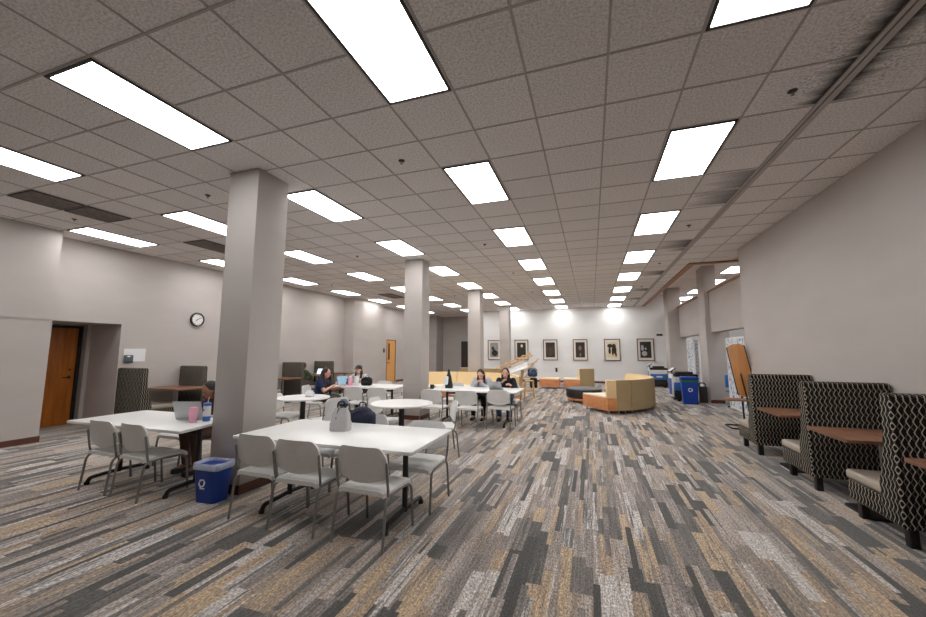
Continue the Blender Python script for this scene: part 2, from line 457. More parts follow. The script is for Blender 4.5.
struct('trim_5', 'wall', boxes, [(-10.75, -10.55, 5.29, 5.36, 0, 2.13)])
door('door_2', 'base', 'doorl', -9.62, 16.62, 17.45, 2.1, 0.03, win=True)
# dark doorway in the far wall
d3 = bpy.data.objects.new('door_3', None); C.objects.link(d3); d3.location = (-7.2, 22.68, 0); d3['kind'] = 'structure'
part('door_frame', 'dark', d3, boxes, [(-.55, -.48, -.04, .02, 0, 2.15), (.48, .55, -.04, .02, 0, 2.15), (-.55, .55, -.04, .02, 2.1, 2.18)], smooth=False)
part('door_leaf', 'dark', d3, boxes, [(-.48, .48, -.02, .02, 0, 2.1)], smooth=False)

# pillars
def pillar(x0, x1, y0, y1, h, label, low=None, group='square pillars down the room'):
    cx, cy = (x0 + x1) / 2, (y0 + y1) / 2; a, b = (x1 - x0) / 2, (y1 - y0) / 2
    t = thing('square_pillar', label, 'pillar', (cx, cy, 0), 0, group)
    part('shaft', 'wall', t, bb, -a, a, -b, b, 0.0, h, 0.006)
    part('baseboard', 'base', t, boxes, [(-a - .012, a + .012, -b - .012, -b, 0, .1), (-a - .012, a + .012, b, b + .012, 0, .1), (-a - .012, -a, -b, b, 0, .1), (a, a + .012, -b, b, 0, .1)], smooth=False)
    if low: part('lower_casing', 'wall', t, bb, low[0] - cx, low[1] - cx, low[2] - cy, low[3] - cy, 0.0, low[4], 0.006)
    return t
pillar(-4.15, -3.69, 3.31, 3.78, CEIL - .003, 'large grey square pillar nearest the camera, with the blue waste basket at its foot')
pillar(-4.18, -3.72, 8.03, 8.47, CEIL - .003, 'second grey square pillar, beside the two round-table chairs and long table with the students')
pillar(-4.15, -3.69, 12.85, 13.3, CEIL - .003, 'third grey square pillar from the front, behind the cream curved sofa')
pillar(-4.15, -3.69, 17.8, 18.25, CEIL - .003, 'farthest slim grey pillar, standing before the framed pictures')
pillar(3.38, 3.72, 13.45, 14.2, 4.22, 'grey pillar under the high ceiling behind the blue recycling bin', (3.36, 3.97, 13.44, 14.22, 2.62), 'pillars along the balcony')
pillar(3.1, 3.6, 17.8, 18.6, 4.22, 'grey pillar against the white picture wall behind the far blue machine', (3.09, 3.75, 17.79, 18.61, 2.3), 'pillars along the balcony')

# ------------------------------------------------------------------ ceiling fixtures
def make_light():
    t = thing('ceiling_light', 'x', 'ceiling light')
    w2, l2 = T / 2 - .014, T - .014
    part('frame', 'dark', t, boxes, [(-w2, -w2 + .022, -l2, l2, -.012, .0), (w2 - .022, w2, -l2, l2, -.012, 0), (-w2, w2, -l2, -l2 + .022, -.012, 0), (-w2, w2, l2 - .022, l2, -.012, 0)], smooth=False)
    part('diffuser', 'diff', t, boxes, [(-w2 + .02, w2 - .02, -l2 + .02, l2 - .02, -.007, -.001)], smooth=False)
    return t
LP = make_light(); used = [False]
def place_light(x, y, z, label, group):
    o = LP if not used[0] else copy_tree(LP); used[0] = True
    o.location = (x, y, z - .002); tag(o, label, 'ceiling light', group)
ords = ['first', 'second', 'third', 'fourth', 'fifth', 'sixth', 'seventh', 'eighth']
cols = [(4, 'in the row beside the long air slot'), (0, 'in the row over the open middle aisle'), (-4, 'just left of the pillars\' line of sight'),
        (-8, 'in the second row left of the pillars'), (-12, 'in the row along the left wall')]
cols[2] = (-4, 'in the row just left of the pillars')
for i, nm in cols:
    for k, j in enumerate(range(-2, 27, 4)):
        place_light(-1.634 + (i + .5) * T, 2.784 + (j + 1) * T, CEIL, 'lit ceiling panel %s, %s from the camera' % (nm, ords[k]), 'lit ceiling panels')
for k, y in enumerate((4.5, 9.5, 12.0, 14.4, 16.8, 19.2, 21.6, 24.0)):
    for q, x in enumerate((4.55, 7.4)):
        place_light(x, y, 4.22, 'lit panel beyond the balcony, %s from the near end, %s row' % (ords[k], 'inner' if q == 0 else 'outer'), 'lit panels beyond the balcony')

def make_sprinkler():
    t = thing('fire_sprinkler', 'x', 'sprinkler')
    part('escutcheon', 'dark', t, lathe, [(.036, 0), (.034, -.006), (.02, -.012), (.0001, -.013)], seg=16, capb=False, capt=False)
    def hd(bm):
        cyl(bm, (0, 0, -.01), (0, 0, -.03), .009, seg=8); lathe(bm, [(.016, -.036), (.018, -.038), (.0001, -.04)], seg=12, capb=True, capt=False)
    part('deflector', 'steel', t, hd)
    return t
SP = make_sprinkler(); f = True
xn = {-8.08: 'near the left wall', -5.05: 'left of the pillars', -2.0: 'over the middle of the room', 1.69: 'beside the slot diffuser'}
for x in (-8.08, -5.05, -2.0, 1.69):
    for k, y in enumerate((3.71, 7.33, 10.35, 13.95, 17.55)):
        o = SP if f else copy_tree(SP); f = False
        o.location = (x, y, CEIL); tag(o, 'dark fire sprinkler %s, %s from the camera' % (xn[x], ords[k]), 'sprinkler', 'fire sprinklers')
# return grilles, slatted and sooty
def vent(x0, x1, y0, y1, label):
    t = thing('ceiling_vent', label, 'air vent', ((x0 + x1) / 2, (y0 + y1) / 2, CEIL), 0, 'sooty ceiling vents')
    a, b = (x1 - x0) / 2 - .015, (y1 - y0) / 2 - .015
    part('backing', 'dirt', t, boxes, [(-a, a, -b, b, -.006, -.001)], smooth=False)
    n = int(2 * a / .05)
    def sl(bm):
        for k in range(n):
            xx = -a + (k + .5) * 2 * a / n
            box(bm, (xx, 0, -.011), (.040, 2 * b, .004), rot=(0, R(8), 0))
    part('slats', 'grille', t, sl, smooth=False)
    part('frame', 'dark', t, boxes, [(-a, a, -b, -b + .015, -.016, 0), (-a, a, b - .015, b, -.016, 0), (-a, -a + .012, -b, b, -.016, 0), (a - .012, a, -b, b, -.016, 0)], smooth=False)
vent(-7.73, -7.12, 2.784, 3.394, 'sooty slatted ceiling vent nearest the camera at the left')
vent(-7.73, -7.12, 3.394, 4.003, 'sooty slatted ceiling vent, far one of the nearest left pair')
vent(-7.73, -7.12, 5.222, 6.44, 'long sooty slatted ceiling vent seen just left of the big pillar')
vent(-7.73, -7.12, 12.6, 13.8, 'far sooty ceiling vent above the left side tables')
# slot diffuser
t = thing('slot_diffuser', 'long narrow metal air slot running along the right of the ceiling', 'air vent', (2.02, 8.0, CEIL))
part('frame', 'tee', t, boxes, [(-.05, -.018, -14, 12, -.014, .0), (-.004, .05, -14, 12, -.014, 0)], smooth=False)
part('slot', 'black', t, boxes, [(-.028, .028, -14, 12, -.003, -.0005)], smooth=False)
for y0 in (3.394, 8.27, 11.93, 5.83): pass

# ------------------------------------------------------------------ chairs
def make_chair():
    t = thing('stacking_chair', 'x', 'chair')
    SZ = .432
    def seat(bm):
        def fn(u, v):
            x = (u - .5) * .475; y = (v - .5) * .45
            e = max(0, abs(u - .5) - .38) / .12; g = max(0, v - .8) / .2; h = max(0, .10 - v) / .10
            z = SZ - .014 * e ** 2 - .030 * g ** 2 - .006 * h ** 2 - .010 * math.cos((u - .5) * PI) * math.sin(v * PI)
            k = max(0, abs(v - .5) - .36) / .14
            x *= (1 - .09 * k ** 2)
            return Vector((x, y, z - .014)), Vector((0, 0, 1))
        grid_surf(bm, fn, 18, 16, .036)
    part('seat', 'plas', t, seat)
    part('seat_underframe', 'steel', t, boxes, [(-.22, .22, .12, .14, .375, .395), (-.22, .22, -.14, -.12, .375, .395)], smooth=False)
    def back(bm):
        def fn(u, v):
            s = (u - .5) * 2
            x = s * .243
            top = .778 - (.075 * max(0, (abs(s) - .66) / .34) ** 2.4)
            bot = .483 + .052 * abs(s) ** 2.0
            z = bot + (top - bot) * v
            y = -.215 - (z - .47) * .17 + .034 * s * s
            return Vector((x * (1 - .05 * max(0, v - .7) / .3), y, z)), Vector((s * -.14, 1, .17)).normalized()
        grid_surf(bm, fn, 22, 12, .016)
    part('backrest', 'plas', t, back)
    for s in (-1, 1):
        part('leg', 'steel', t, tube, [(s * .240, .235, .0), (s * .237, .20, .35), (s * .234, .15, .388), (s * .234, -.02, .392)], .012, 8, .04)
        part('leg', 'steel', t, tube, [(s * .243, -.265, .0), (s * .240, -.225, .35), (s * .235, -.18, .390), (s * .234, -.02, .392)], .012, 8, .04)
        part('back_post', 'steel', t, tube, [(s * .238, -.185, .39), (s * .246, -.205, .46), (s * .247, -.235, .66)], .011, 8, .03)
    return t
CH = make_chair(); chused = [False]
def chair(x, y, face, label, group=None):
    """face: direction vector the sitter looks in"""
    o = CH if not chused[0] else copy_tree(CH); chused[0] = True
    o.location = (x, y, 0); o.rotation_euler = (0, 0, math.atan2(-face[0], face[1]))
    if 'group' in o: del o['group']
    tag(o, label, 'chair', group); return o
G = 'white stacking chairs'
chair(-3.01, 3.09, (.03, 1), 'pale grey chair at the nearest table, next to the big pillar and waste basket', G)
chair(-2.50, 3.04, (0, 1), 'pale grey stacking chair in the middle of the near side of the nearest table', G)
chair(-1.82, 3.03, (.04, 1), 'pale grey stacking chair at the near right corner of the nearest table', G)
chair(-3.05, 3.93, (0, -1), 'white chair on the far side of the nearest table behind the grey lunch bag', G)
chair(-2.60, 3.96, (.03, -1), 'white chair on the far side of the nearest table holding the navy backpack', G)
chair(-1.76, 3.75, (0, -1), 'pale grey chair pulled out at the far right corner of the nearest table', G)
chair(-5.27, 3.10, (.04, 1), 'leftmost pale grey chair in front of the left long table', G)
chair(-4.70, 3.08, (.08, 1), 'pale grey chair in front of the left long table, nearer the waste basket', G)
chair(-5.50, 3.98, (0, -1), 'empty white chair on the far side of the left long table behind the open laptop', G)
chair(-4.93, 4.10, (0, -1), 'chair under the dark-haired person at the left table beside the big pillar', G)
chair(-3.27, 5.73, (.97, .10), 'white chair tucked in at the left of the right-hand round table', G)
chair(-2.25, 5.56, (-.88, -.47), 'pale grey chair seen edge-on at the right of the right-hand round table', G)
chair(-5.30, 5.66, (.97, .2), 'white chair tucked in at the left of the round table nearest the big pillar', G)
chair(-4.30, 5.56, (-.95, .3), 'pale grey chair turned at the right of the round table nearest the big pillar', G)
chair(-6.02, 7.30, (1, .32), 'pale grey chair under the person in the navy T-shirt', G)
chair(-5.02, 7.52, (0, 1), 'pale grey chair on the near side of the crowded long table, left one of two', G)
chair(-4.42, 7.52, (0, 1), 'pale grey chair on the near side of the crowded long table, right one of two', G)
chair(-5.95, 8.98, (0, -1), 'chair under the person in the black cap and white hoodie', G)
chair(-5.22, 8.75, (0, -1), 'white chair on the far side of the crowded long table beside the black bag', G)
chair(-4.40, 8.65, (0, -1), 'white chair at the far right corner of the crowded table by the second pillar', G)
chair(-3.12, 7.46, (.02, 1), 'pale grey chair by the second pillar on the near side of the two students\' table', G)
chair(-2.40, 7.52, (0, 1), 'pale grey chair before the middle of the two students\' table', G)
chair(-1.80, 7.80, (.03, 1), 'pale grey chair directly in front of the silver laptop of the two students', G)
chair(-3.22, 8.75, (0, -1), 'white chair behind the tall black bottle on the two students\' table', G)
chair(-2.60, 8.95, (0, -1), 'chair under the student in the grey sweatshirt', G)
chair(-1.88, 8.92, (0, -1), 'chair under the student in the black jacket', G)

# ------------------------------------------------------------------ tables
def long_table(x0, x1, y0, y1, label, group='white long tables', slant=0.0):
    cx, cy = (x0 + x1) / 2, (y0 + y1) / 2; a, b = (x1 - x0) / 2, (y1 - y0) / 2
    t = thing('long_table', label, 'table', (cx, cy, 0), 0, group)
    pl = [(x - (slant * (y + b) / (2 * b) if x > 0 else 0), y) for x, y in rrect(2 * a, 2 * b, .03)]
    part('tabletop', 'top', t, prism, pl, .702, .73, .004)
    for s in (-1, 1):
        xx = s * (a - .30)
        part('column', 'black', t, cyl, (xx, 0, .06), (xx, 0, .70), .026, None, 14)
        def foot(bm, xx=xx):
            tube(bm, [(xx, -b * .74, .02), (xx, -b * .68, .07), (xx, 0, .085), (xx, b * .68, .07), (xx, b * .74, .02)], .022, 8, .05)
            for q in (-1, 1): cyl(bm, (xx, q * b * .74, 0.0), (xx, q * b * .74, .03), .026, seg=12)
        part('foot', 'black', t, foot)
        part('top_bracket', 'black', t, bb, xx - .03, xx + .03, -b * .7, b * .7, .685, .702)
    part('crossbar', 'black', t, bb, -(a - .30), a - .30, -.015, .015, .60, .64, .005)
    return t
long_table(-3.37, -1.42, 2.90, 3.87, 'nearest white rectangular table, with the grey lunch bag on it')
long_table(-5.97, -4.05, 2.88, 3.75, 'left white rectangular table behind the big pillar, with a laptop and cups', slant=.2)
long_table(-6.00, -4.22, 7.66, 8.62, 'white rectangular table crowded with bags, in front of the person in a cap')
long_table(-3.43, -1.45, 7.68, 8.65, 'white rectangular table where the two students sit with a laptop')
def round_table(x, y, label, r=.49):
    t = thing('round_table', label, 'table', (x, y, 0), 0, 'white round tables')
    part('tabletop', 'top', t, lathe, [(r, .702), (r + .008, .708), (r + .008, .724), (r + .002, .73)], seg=56)
    part('column', 'black', t, lathe, [(.045, .04), (.045, .69), (.12, .695), (.12, .702)], seg=20)
    def base(bm):
        for k in range(4):
            a = R(45 + 90 * k)
            tube(bm, [(0, 0, .055), (.28 * math.cos(a), .28 * math.sin(a), .045), (.34 * math.cos(a), .34 * math.sin(a), .014)], .02, 8, .03)
    part('base', 'black', t, base)
round_table(-2.93, 5.60, 'white round table to the right, in front of the second pillar')
round_table(-4.99, 5.72, 'white round table to the left, just behind the big pillar, with a napkin holder', .45)

# ------------------------------------------------------------------ booths
def make_bench():
    t = thing('booth_bench', 'x', 'booth bench')
    W = .77
    def back(bm):
        # side profile of the back in (y,z): thin at the top, flaring forward to the seat
        prof = [(0, .155), (0, 1.17), (.012, 1.195), (.035, 1.205), (.09, 1.205), (.115, 1.19), (.125, 1.16), (.118, 1.0), (.125, .85), (.15, .70), (.195, .56), (.24, .45), (.24, .155)]
        mt = Matrix(((0, 0, 1, -W / 2), (1, 0, 0, 0), (0, 1, 0, 0), (0, 0, 0, 1)))
        prism(bm, prof, 0, W, 0.012, mt)
    part('backrest', 'fab', t, back)
    part('seat_base', 'fab', t, bb, -W / 2 + .004, W / 2 - .004, .2, .70, .155, .335, .015)
    def cush(bm):
        bb(bm, -W / 2 + .006, W / 2 - .006, .17, .725, .335, .425, .03, 3)
    part('seat_cushion', 'vinyl', t, cush)
    for sx in (-1, 1):
        for y in (.07, .64):
            part('leg', 'black', t, bb, sx * (W / 2 - .08) - .03, sx * (W / 2 - .08) + .03, y - .03, y + .03, 0, .158, .003)
    return t
BP = make_bench(); bu = [False]
def bench(x, y, label, group):
    o = BP if not bu[0] else copy_tree(BP); bu[0] = True
    o.location = (x, y, 0); tag(o, label, 'booth bench', group)
RB, LB = 'patterned booth benches along the right wall', 'patterned booth benches along the left wall'
bench(2.675, 4.11, 'nearest patterned high-back booth bench on the right, its cushion facing away', RB)
bench(2.675, 5.43, 'middle patterned high-back booth bench along the right wall', RB)
bench(2.675, 6.98, 'farthest patterned high-back booth bench on the right, beside the tilted wooden board', RB)
bench(-9.16, 5.37, 'patterned high-back booth bench beside the door alcove at left', LB)
bench(-9.16, 6.66, 'patterned booth bench on the left wall nearest the big pillar, behind a brown table', LB)
bench(-9.16, 8.42, 'booth bench on the left wall mostly hidden behind the big pillar', LB)
bench(-9.16, 9.92, 'patterned booth bench on which the person in green sits', LB)
bench(-9.16, 11.42, 'patterned booth bench behind the glowing laptop on the left wall', LB)
def booth_table(x0, x1, y0, y1, label, group):
    cx, cy = (x0 + x1) / 2, (y0 + y1) / 2; a, b = (x1 - x0) / 2, (y1 - y0) / 2
    t = thing('booth_table', label, 'table', (cx, cy, 0), 0, group)
    part('tabletop', 'brown', t, prism, rrect(2 * a, 2 * b, .02), .71, .74, .003)
    part('column', 'steel', t, cyl, (0.02, 0, .02), (0.02, 0, .71), .038)
    part('base_plate', 'black', t, prism, rrect(.5, .4, .04), .0, .02, .003)
RT, LT = 'brown tables between the right booths', 'brown tables between the left booths'
booth_table(2.24, 3.06, 3.25, 3.95, 'brown booth table cut off by the right edge of the picture', RT)
booth_table(2.20, 3.06, 4.55, 5.25, 'brown booth table between the nearest and middle right benches', RT)
booth_table(2.26, 3.06, 6.02, 6.76, 'brown booth table between the middle and farthest right benches', RT)
booth_table(-9.52, -8.42, 5.86, 6.56, 'brown booth table on the left wall below the clock, above the left long table', LT)
booth_table(-9.52, -8.62, 9.10, 9.80, 'brown booth table just right of the big pillar, behind the first bench', LT)
booth_table(-9.52, -8.66, 10.66, 11.34, 'brown booth table carrying the glowing laptop', LT)
booth_table(-9.52, -8.60, 12.2, 12.9, 'brown table at the far end of the left booths, beside the projecting wall bay', LT)

# ------------------------------------------------------------------ lounge sofas
def arc_section(cx, cy, r0, a0, a1, label, group, end0=False, end1=False, back=True, rin=1.08, h=.83):
    """curved section: seat between rin and r0-.18, back shell at r0"""
    am = R((a0 + a1) / 2)
    ox, oy = cx + r0 * math.cos(am), cy + r0 * math.sin(am)
    t = thing('curved_sofa_section', label, 'sofa', (ox, oy, 0), 0, group)
    n = max(4, int(abs(a1 - a0) / 4))
    def ring(bm, ra, rb, z0, z1, rbt=None, rat=None, e=0.0):
        # ra inner, rb outer ; optional top radii
        rat = ra if rat is None else rat; rbt = rb if rbt is None else rbt
        V = []
        for k in range(n + 1):
            a = R(a0 + (a1 - a0) * k / n)
            c, s = math.cos(a), math.sin(a)
            V.append([bm.verts.new((cx + r * c - ox, cy + r * s - oy, z)) for r, z in ((ra, z0), (rb, z0), (rbt, z1), (rat, z1))])
        for p, q in zip(V, V[1:]):
            for k in range(4): bm.faces.new((p[k], p[(k + 1) % 4], q[(k + 1) % 4], q[k]))
        bm.faces.new(V[0][::-1]); bm.faces.new(V[-1])
    part('seat_base', 'cherry', t, ring, rin, r0 - .03, .09, .385)
    part('seat_cushion', 'cream', t, ring, rin - .01, r0 - .16, .385, .43)
    if back:
        part('back_shell', 'tan', t, ring, r0 - .028, r0, .09, h)
        part('back_cushion', 'tanl', t, ring, r0 - .26, r0 - .03, .43, h + .01, r0 - .03, r0 - .13)
    for ra in (rin + .08, r0 - .1):
        for a in (a0 + 3, a1 - 3):
            c, s = math.cos(R(a)), math.sin(R(a))
            part('leg', 'alu', t, cyl, (cx + ra * c - ox, cy + ra * s - oy, 0), (cx + ra * c - ox, cy + ra * s - oy, .092), .02, None, 10)
    return t
GS = 'curved sofa sections in the lounge'
sec = arc_section(-.45, 12.1, 2.1, -61.5, -50, 'tan curved sofa section with the cherry wood end facing the aisle', GS)
ox, oy = sec.location.x, sec.location.y
def wedge(bm, pts, z0, z1): prism(bm, [(x - ox, y - oy) for x, y in pts], z0, z1, .004)
EP = [(-.27, 11.05), (.33, 10.17), (.55, 10.25), (.09, 11.12)]
part('end_base', 'cherry', sec, wedge, EP, .09, .395)
part('end_cushion', 'cream', sec, wedge, [(-.26, 11.06), (.27, 10.28), (.46, 10.36), (.09, 11.12)], .395, .43)
part('end_panel', 'tanl', sec, wedge, [(.335, 10.18), (.55, 10.26), (.44, 10.42), (.30, 10.34)], .396, .83)
part('leg', 'alu', sec, cyl, (.36 - ox, 10.26 - oy, 0), (.36 - ox, 10.26 - oy, .092), .02, None, 10)
part('leg', 'alu', sec, cyl, (-.17 - ox, 11.0 - oy, 0), (-.17 - ox, 11.0 - oy, .092), .02, None, 10)
arc_section(-.45, 12.1, 2.1, -49.6, -4, 'tan curved sofa section, the wide smooth back nearest the recycling bins', GS)
arc_section(-.45, 12.1, 2.1, -3.6, 42, 'far part of the right-hand curved sofa, only its cream rim showing', GS)
arc_section(-4.13, 10.65, 2.2, 4, 42, 'right end of the cream curved sofa beside the easel', GS)
arc_section(-4.13, 10.65, 2.2, 42.4, 70, 'cream curved sofa section behind the two students', GS)
arc_section(-4.13, 10.65, 2.2, 70.4, 100, 'cream sofa section behind the tall black bottle', GS)
arc_section(-4.13, 10.65, 2.2, 100.4, 138, 'left end of the cream curved sofa beside the second pillar', GS)
sec2 = arc_section(-1.3, 18.15, 1.85, -64, -42, 'small tan curved sofa end with a cherry base, below the fourth picture', GS)
ox, oy = sec2.location.x, sec2.location.y
WP = [(-1.16, 16.52), (-.50, 16.46), (-.42, 16.60), (-.82, 17.20), (-1.16, 17.20)]
part('end_base', 'cherry', sec2, lambda bm: prism(bm, [(x - ox, y - oy) for x, y in WP], .09, .385, .004))
part('end_cushion', 'cream', sec2, lambda bm: prism(bm, [(x - ox, y - oy) for x, y in WP], .386, .43, .004))
part('leg', 'alu', sec2, cyl, (-1.08 - ox, 16.6 - oy, 0), (-1.08 - ox, 16.6 - oy, .092), .02, None, 10)
arc_section(-4.1, 17.6, 1.9, -100, -62, 'farthest tan sofa back seen over the students\' heads', GS, rin=1.0)
arc_section(-1.3, 18.15, 1.85, -118, -91, 'low cherry sofa seat without a back, beside the black backpack', GS, back=False)
arc_section(-6.2, 17.8, 1.9, -70, -40, 'tan sofa back far left, seen between the second and third pillars', GS, rin=1.0)
t = thing('drum_ottoman', 'round black topped ottoman on a cherry wood ring', 'ottoman', (-.27, 12.62, 0))
part('upholstery', 'black', t, lathe, [(.50, .13), (.535, .16), (.54, .37), (.525, .40), (.5, .405)], seg=48, capt=False)
part('top_pad', plain('slate_vinyl', lin(98, 102, 106), .5, 0, .04), t, lathe, [(.53, .39), (.525, .412), (.50, .425), (.0001, .43)], seg=48, capt=False)
part('base_ring', 'cherry', t, lathe, [(.46, .07), (.50, .07), (.50, .13), (.46, .13)], seg=48)
for k in range(4):
    a = R(45 + 90 * k); part('leg', 'black', t, cyl, (.42 * math.cos(a), .42 * math.sin(a), 0), (.42 * math.cos(a), .42 * math.sin(a), .075), .02, None, 10)

# ------------------------------------------------------------------ pictures and wall fittings
px = [(-5.31, -4.6), (-3.85, -3.13), (-2.36, -1.64), (-.88, -.18), (.60, 1.33), (2.08, 2.82)]
plb = ['framed picture partly hidden by the farthest pillar, pale with a dark figure', 'framed dark picture with a small light face, right of the farthest pillar',
       'framed picture of tall dark shapes above the easel', 'framed dark portrait above the small tan sofa end',
       'framed cream picture of black leafy shapes, second from the right', 'rightmost framed picture, a dark seated figure']
for k, (a, b) in enumerate(px):
    w2 = (b - a) / 2; z0, z1 = 1.10, 2.16; h2 = (z1 - z0) / 2
    t = thing('framed_picture', plb[k], 'picture', ((a + b) / 2, 20.0, z0), 0, 'framed pictures on the white wall')
    fr = .035
    part('frame', 'maroon', t, boxes, [(-w2, -w2 + fr, -.04, -.001, 0, 2 * h2), (w2 - fr, w2, -.04, -.001, 0, 2 * h2), (-w2, w2, -.04, -.001, 0, fr), (-w2, w2, -.04, -.001, 2 * h2 - fr, 2 * h2)], smooth=False)
    part('mat', 'mat', t, boxes, [(-w2 + fr, w2 - fr, -.02, -.002, fr, 2 * h2 - fr)], smooth=False)
    pm = ['printg', 'print', 'print', 'print', 'prints', 'print'][k]
    pr = part('print', pm, t, boxes, [(-w2 + .13, w2 - .13, -.024, -.019, .15, 2 * h2 - .15)], smooth=False)
    def blob(bm, lst):
        for (x, z, rx, rz) in lst:
            vs = [bm.verts.new((x + rx * math.cos(2 * PI * q / 16), -.026, z + rz * math.sin(2 * PI * q / 16))) for q in range(16)]
            vs2 = [bm.verts.new((v.co.x, -.023, v.co.z)) for v in vs]
            bm.faces.new(vs); bm.faces.new(vs2[::-1])
            for q in range(16): bm.faces.new((vs[q], vs2[q], vs2[(q + 1) % 16], vs[(q + 1) % 16]))
    fig = {0: ('print', [(.02, .36, .17, .17), (-.08, .62, .07, .1), (-.02, .48, .05, .12)]), 1: ('prints', [(.02, .74, .06, .08)]),
           2: ('brownc', [(0, .45, .09, .25), (.13, .5, .03, .28), (-.14, .5, .03, .28)]), 3: ('skinm', [(-.01, .62, .08, .12), (0, .28, .04, .1)]),
           4: ('print', [(-.1, .72, .12, .1), (.08, .7, .09, .12), (-.12, .48, .06, .16), (.02, .45, .05, .2), (.12, .5, .07, .18), (.16, .3, .04, .1)]),
           5: ('lgrey', [(-.06, .35, .12, .12), (0, .58, .04, .06), (-.14, .62, .06, .14)])}[k]
    part('figure', fig[0], pr, blob, fig[1], smooth=False)

t = thing('wall_clock', 'round wall clock with black rim and white face on the left wall', 'clock', (-9.55, 6.98, 2.36))
part('case', 'black', t, lambda bm: [setattr(v, 'co', Matrix.Rotation(R(90), 4, 'Y') @ v.co) for v in (lathe(bm, [(.17, 0), (.178, .02), (.175, .05), (.15, .055), (.148, .03)], seg=40, capt=False) or bm.verts[:])])
def cface(bm):
    cyl(bm, (.02, 0, 0), (.034, 0, 0), .15, seg=40)
part('face', 'white', t, cface, smooth=False)
def hands(bm):
    box(bm, (.040, .035, .022), (.004, .10, .012), rot=(R(28), 0, 0)); box(bm, (.041, -.02, -.015), (.004, .07, .014), rot=(R(32), 0, 0))
    cyl(bm, (.036, 0, 0), (.044, 0, 0), .009, seg=10)
part('hands', 'black', t, hands, smooth=False)
for k in range(12):
    a = R(30 * k)
    part('hour_mark', 'dark', t, lambda bm: box(bm, (.036, .125 * math.sin(a), .125 * math.cos(a)), (.003, .007, .022), rot=(-a, 0, 0)), smooth=False)

t = thing('wall_notice', 'white paper notice on the wall beside the door alcove', 'notice', (-9.55, 5.66, 1.31))
part('sheet', 'white', t, boxes, [(.001, .008, -.21, .21, .02, .30)], smooth=False)
t = thing('wall_control_box', 'small dark grey control box overlapping the lower left of the white notice', 'control box', (-9.54, 5.53, 1.31))
part('housing', plain('slate_box', lin(78, 84, 90), .5), t, bb, .0, .035, -.085, .085, 0, .16, .006)
part('label_plate', 'white', t, boxes, [(.035, .037, -.03, .02, .12, .145)], smooth=False)
t = thing('wall_control_box', 'small grey-blue control box on the wall left of the far pale wooden door', 'control box', (-9.55, 16.25, 1.5))
part('housing', 'denim', t, bb, .0, .03, -.1, .1, 0, .2, .006)
t = thing('room_sign', 'small dark plaque on the white wall above the rightmost picture', 'sign', (3.08, 20.0, 2.28))
part('plate', 'base', t, bb, -.13, .13, -.02, -.001, 0, .1, .004)
t = thing('wall_speaker', 'small black box on the white wall above the low cherry seat', 'outlet', (-1.72, 20.0, .52))
part('housing', 'black', t, bb, -.05, .05, -.06, -.001, 0, .2, .01)
t = thing('wall_phone', 'small white box on the left wall seen right of the second pillar', 'wall phone', (-9.55, 20.6, 1.35))
part('housing', 'white', t, bb, 0, .07, -.12, .12, 0, .3, .01)
part('handset', 'black', t, bb, .07, .11, -.03, .03, .04, .27, .01)

# ------------------------------------------------------------------ recycling bins and machines
def recycle(bm, r, w, depth, mat):
    """three chasing arrows laid in local xy, placed by mat"""
    for k in range(3):
        a = 2 * PI * k / 3 + PI / 2
        p0 = Vector((math.cos(a - .75), math.sin(a - .75))) * r; p1 = Vector((math.cos(a), math.sin(a))) * r * 1.0; p2 = Vector((math.cos(a + .62), math.sin(a + .62))) * r * .9
        for q0, q1 in ((p0, p1), (p1, p2)):
            d = (q1 - q0).normalized(); n = Vector((-d.y, d.x)) * w / 2
            prism(bm, [tuple(q0 - n), tuple(q1 - n), tuple(q1 + n), tuple(q0 + n)], 0, depth, 0, mat)
        d = (p2 - p1).normalized(); n = Vector((-d.y, d.x)) * w
        prism(bm, [tuple(p2 - n), tuple(p2 + d * w * 1.6), tuple(p2 + n)], 0, depth, 0, mat)
t = thing('recycling_basket', 'blue recycling waste basket with a clear liner at the foot of the big pillar', 'bin', (-3.84, 3.12, 0), R(3))
def taper(bm, w0, d0, w1, d1, z0, z1, th=.006, floor=True):
    A = [(x, y) for x, y in rrect(w0, d0, .04, 5)]; Bq = rrect(w1, d1, .05, 5)
    Ai = rrect(w0 - 2 * th, d0 - 2 * th, .036, 5); Bi = rrect(w1 - 2 * th, d1 - 2 * th, .046, 5)
    n = len(A)
    r = [[bm.verts.new((x, y, z)) for x, y in pts] for pts, z in ((A, z0), (Bq, z1), (Bi, z1), (Ai, z0 + th))]
    for a, b in zip(r, r[1:]):
        for k in range(n): bm.faces.new((a[k], a[(k + 1) % n], b[(k + 1) % n], b[k]))
    bm.faces.new(r[0][::-1]); bm.faces.new(r[-1])
part('bin_body', 'blue', t, taper, .255, .19, .31, .24, 0.0, .375)
part('rim', 'blue', t, taper, .31, .24, .325, .255, .355, .385, .012)
def liner(bm):
    rnd = random.Random(3)
    def ringv(w, d, z, j):
        return [bm.verts.new((x + rnd.uniform(-j, j), y + rnd.uniform(-j, j), z + rnd.uniform(-j, j))) for x, y in rrect(w, d, .05, 5)]
    rs = [ringv(.315, .24, .325, .002), ringv(.332, .26, .335, .003), ringv(.336, .264, .38, .003), ringv(.32, .25, .395, .005), ringv(.28, .21, .385, .008), ringv(.26, .19, .33, .012), ringv(.25, .17, .28, .012)]
    n = len(rs[0])
    for a, b in zip(rs, rs[1:]):
        for k in range(n): bm.faces.new((a[k], a[(k + 1) % n], b[(k + 1) % n], b[k]))
part('liner', 'liner', t, liner)
def rmark(bm):
    mt = Matrix.Translation((-.02, -.112, .20)) @ Matrix.Rotation(R(90 - 8), 4, 'X')
    recycle(bm, .036, .014, .004, mt)
    box(bm, (-.02, -.1055, .145), (.06, .003, .012), rot=(R(-8), 0, 0))
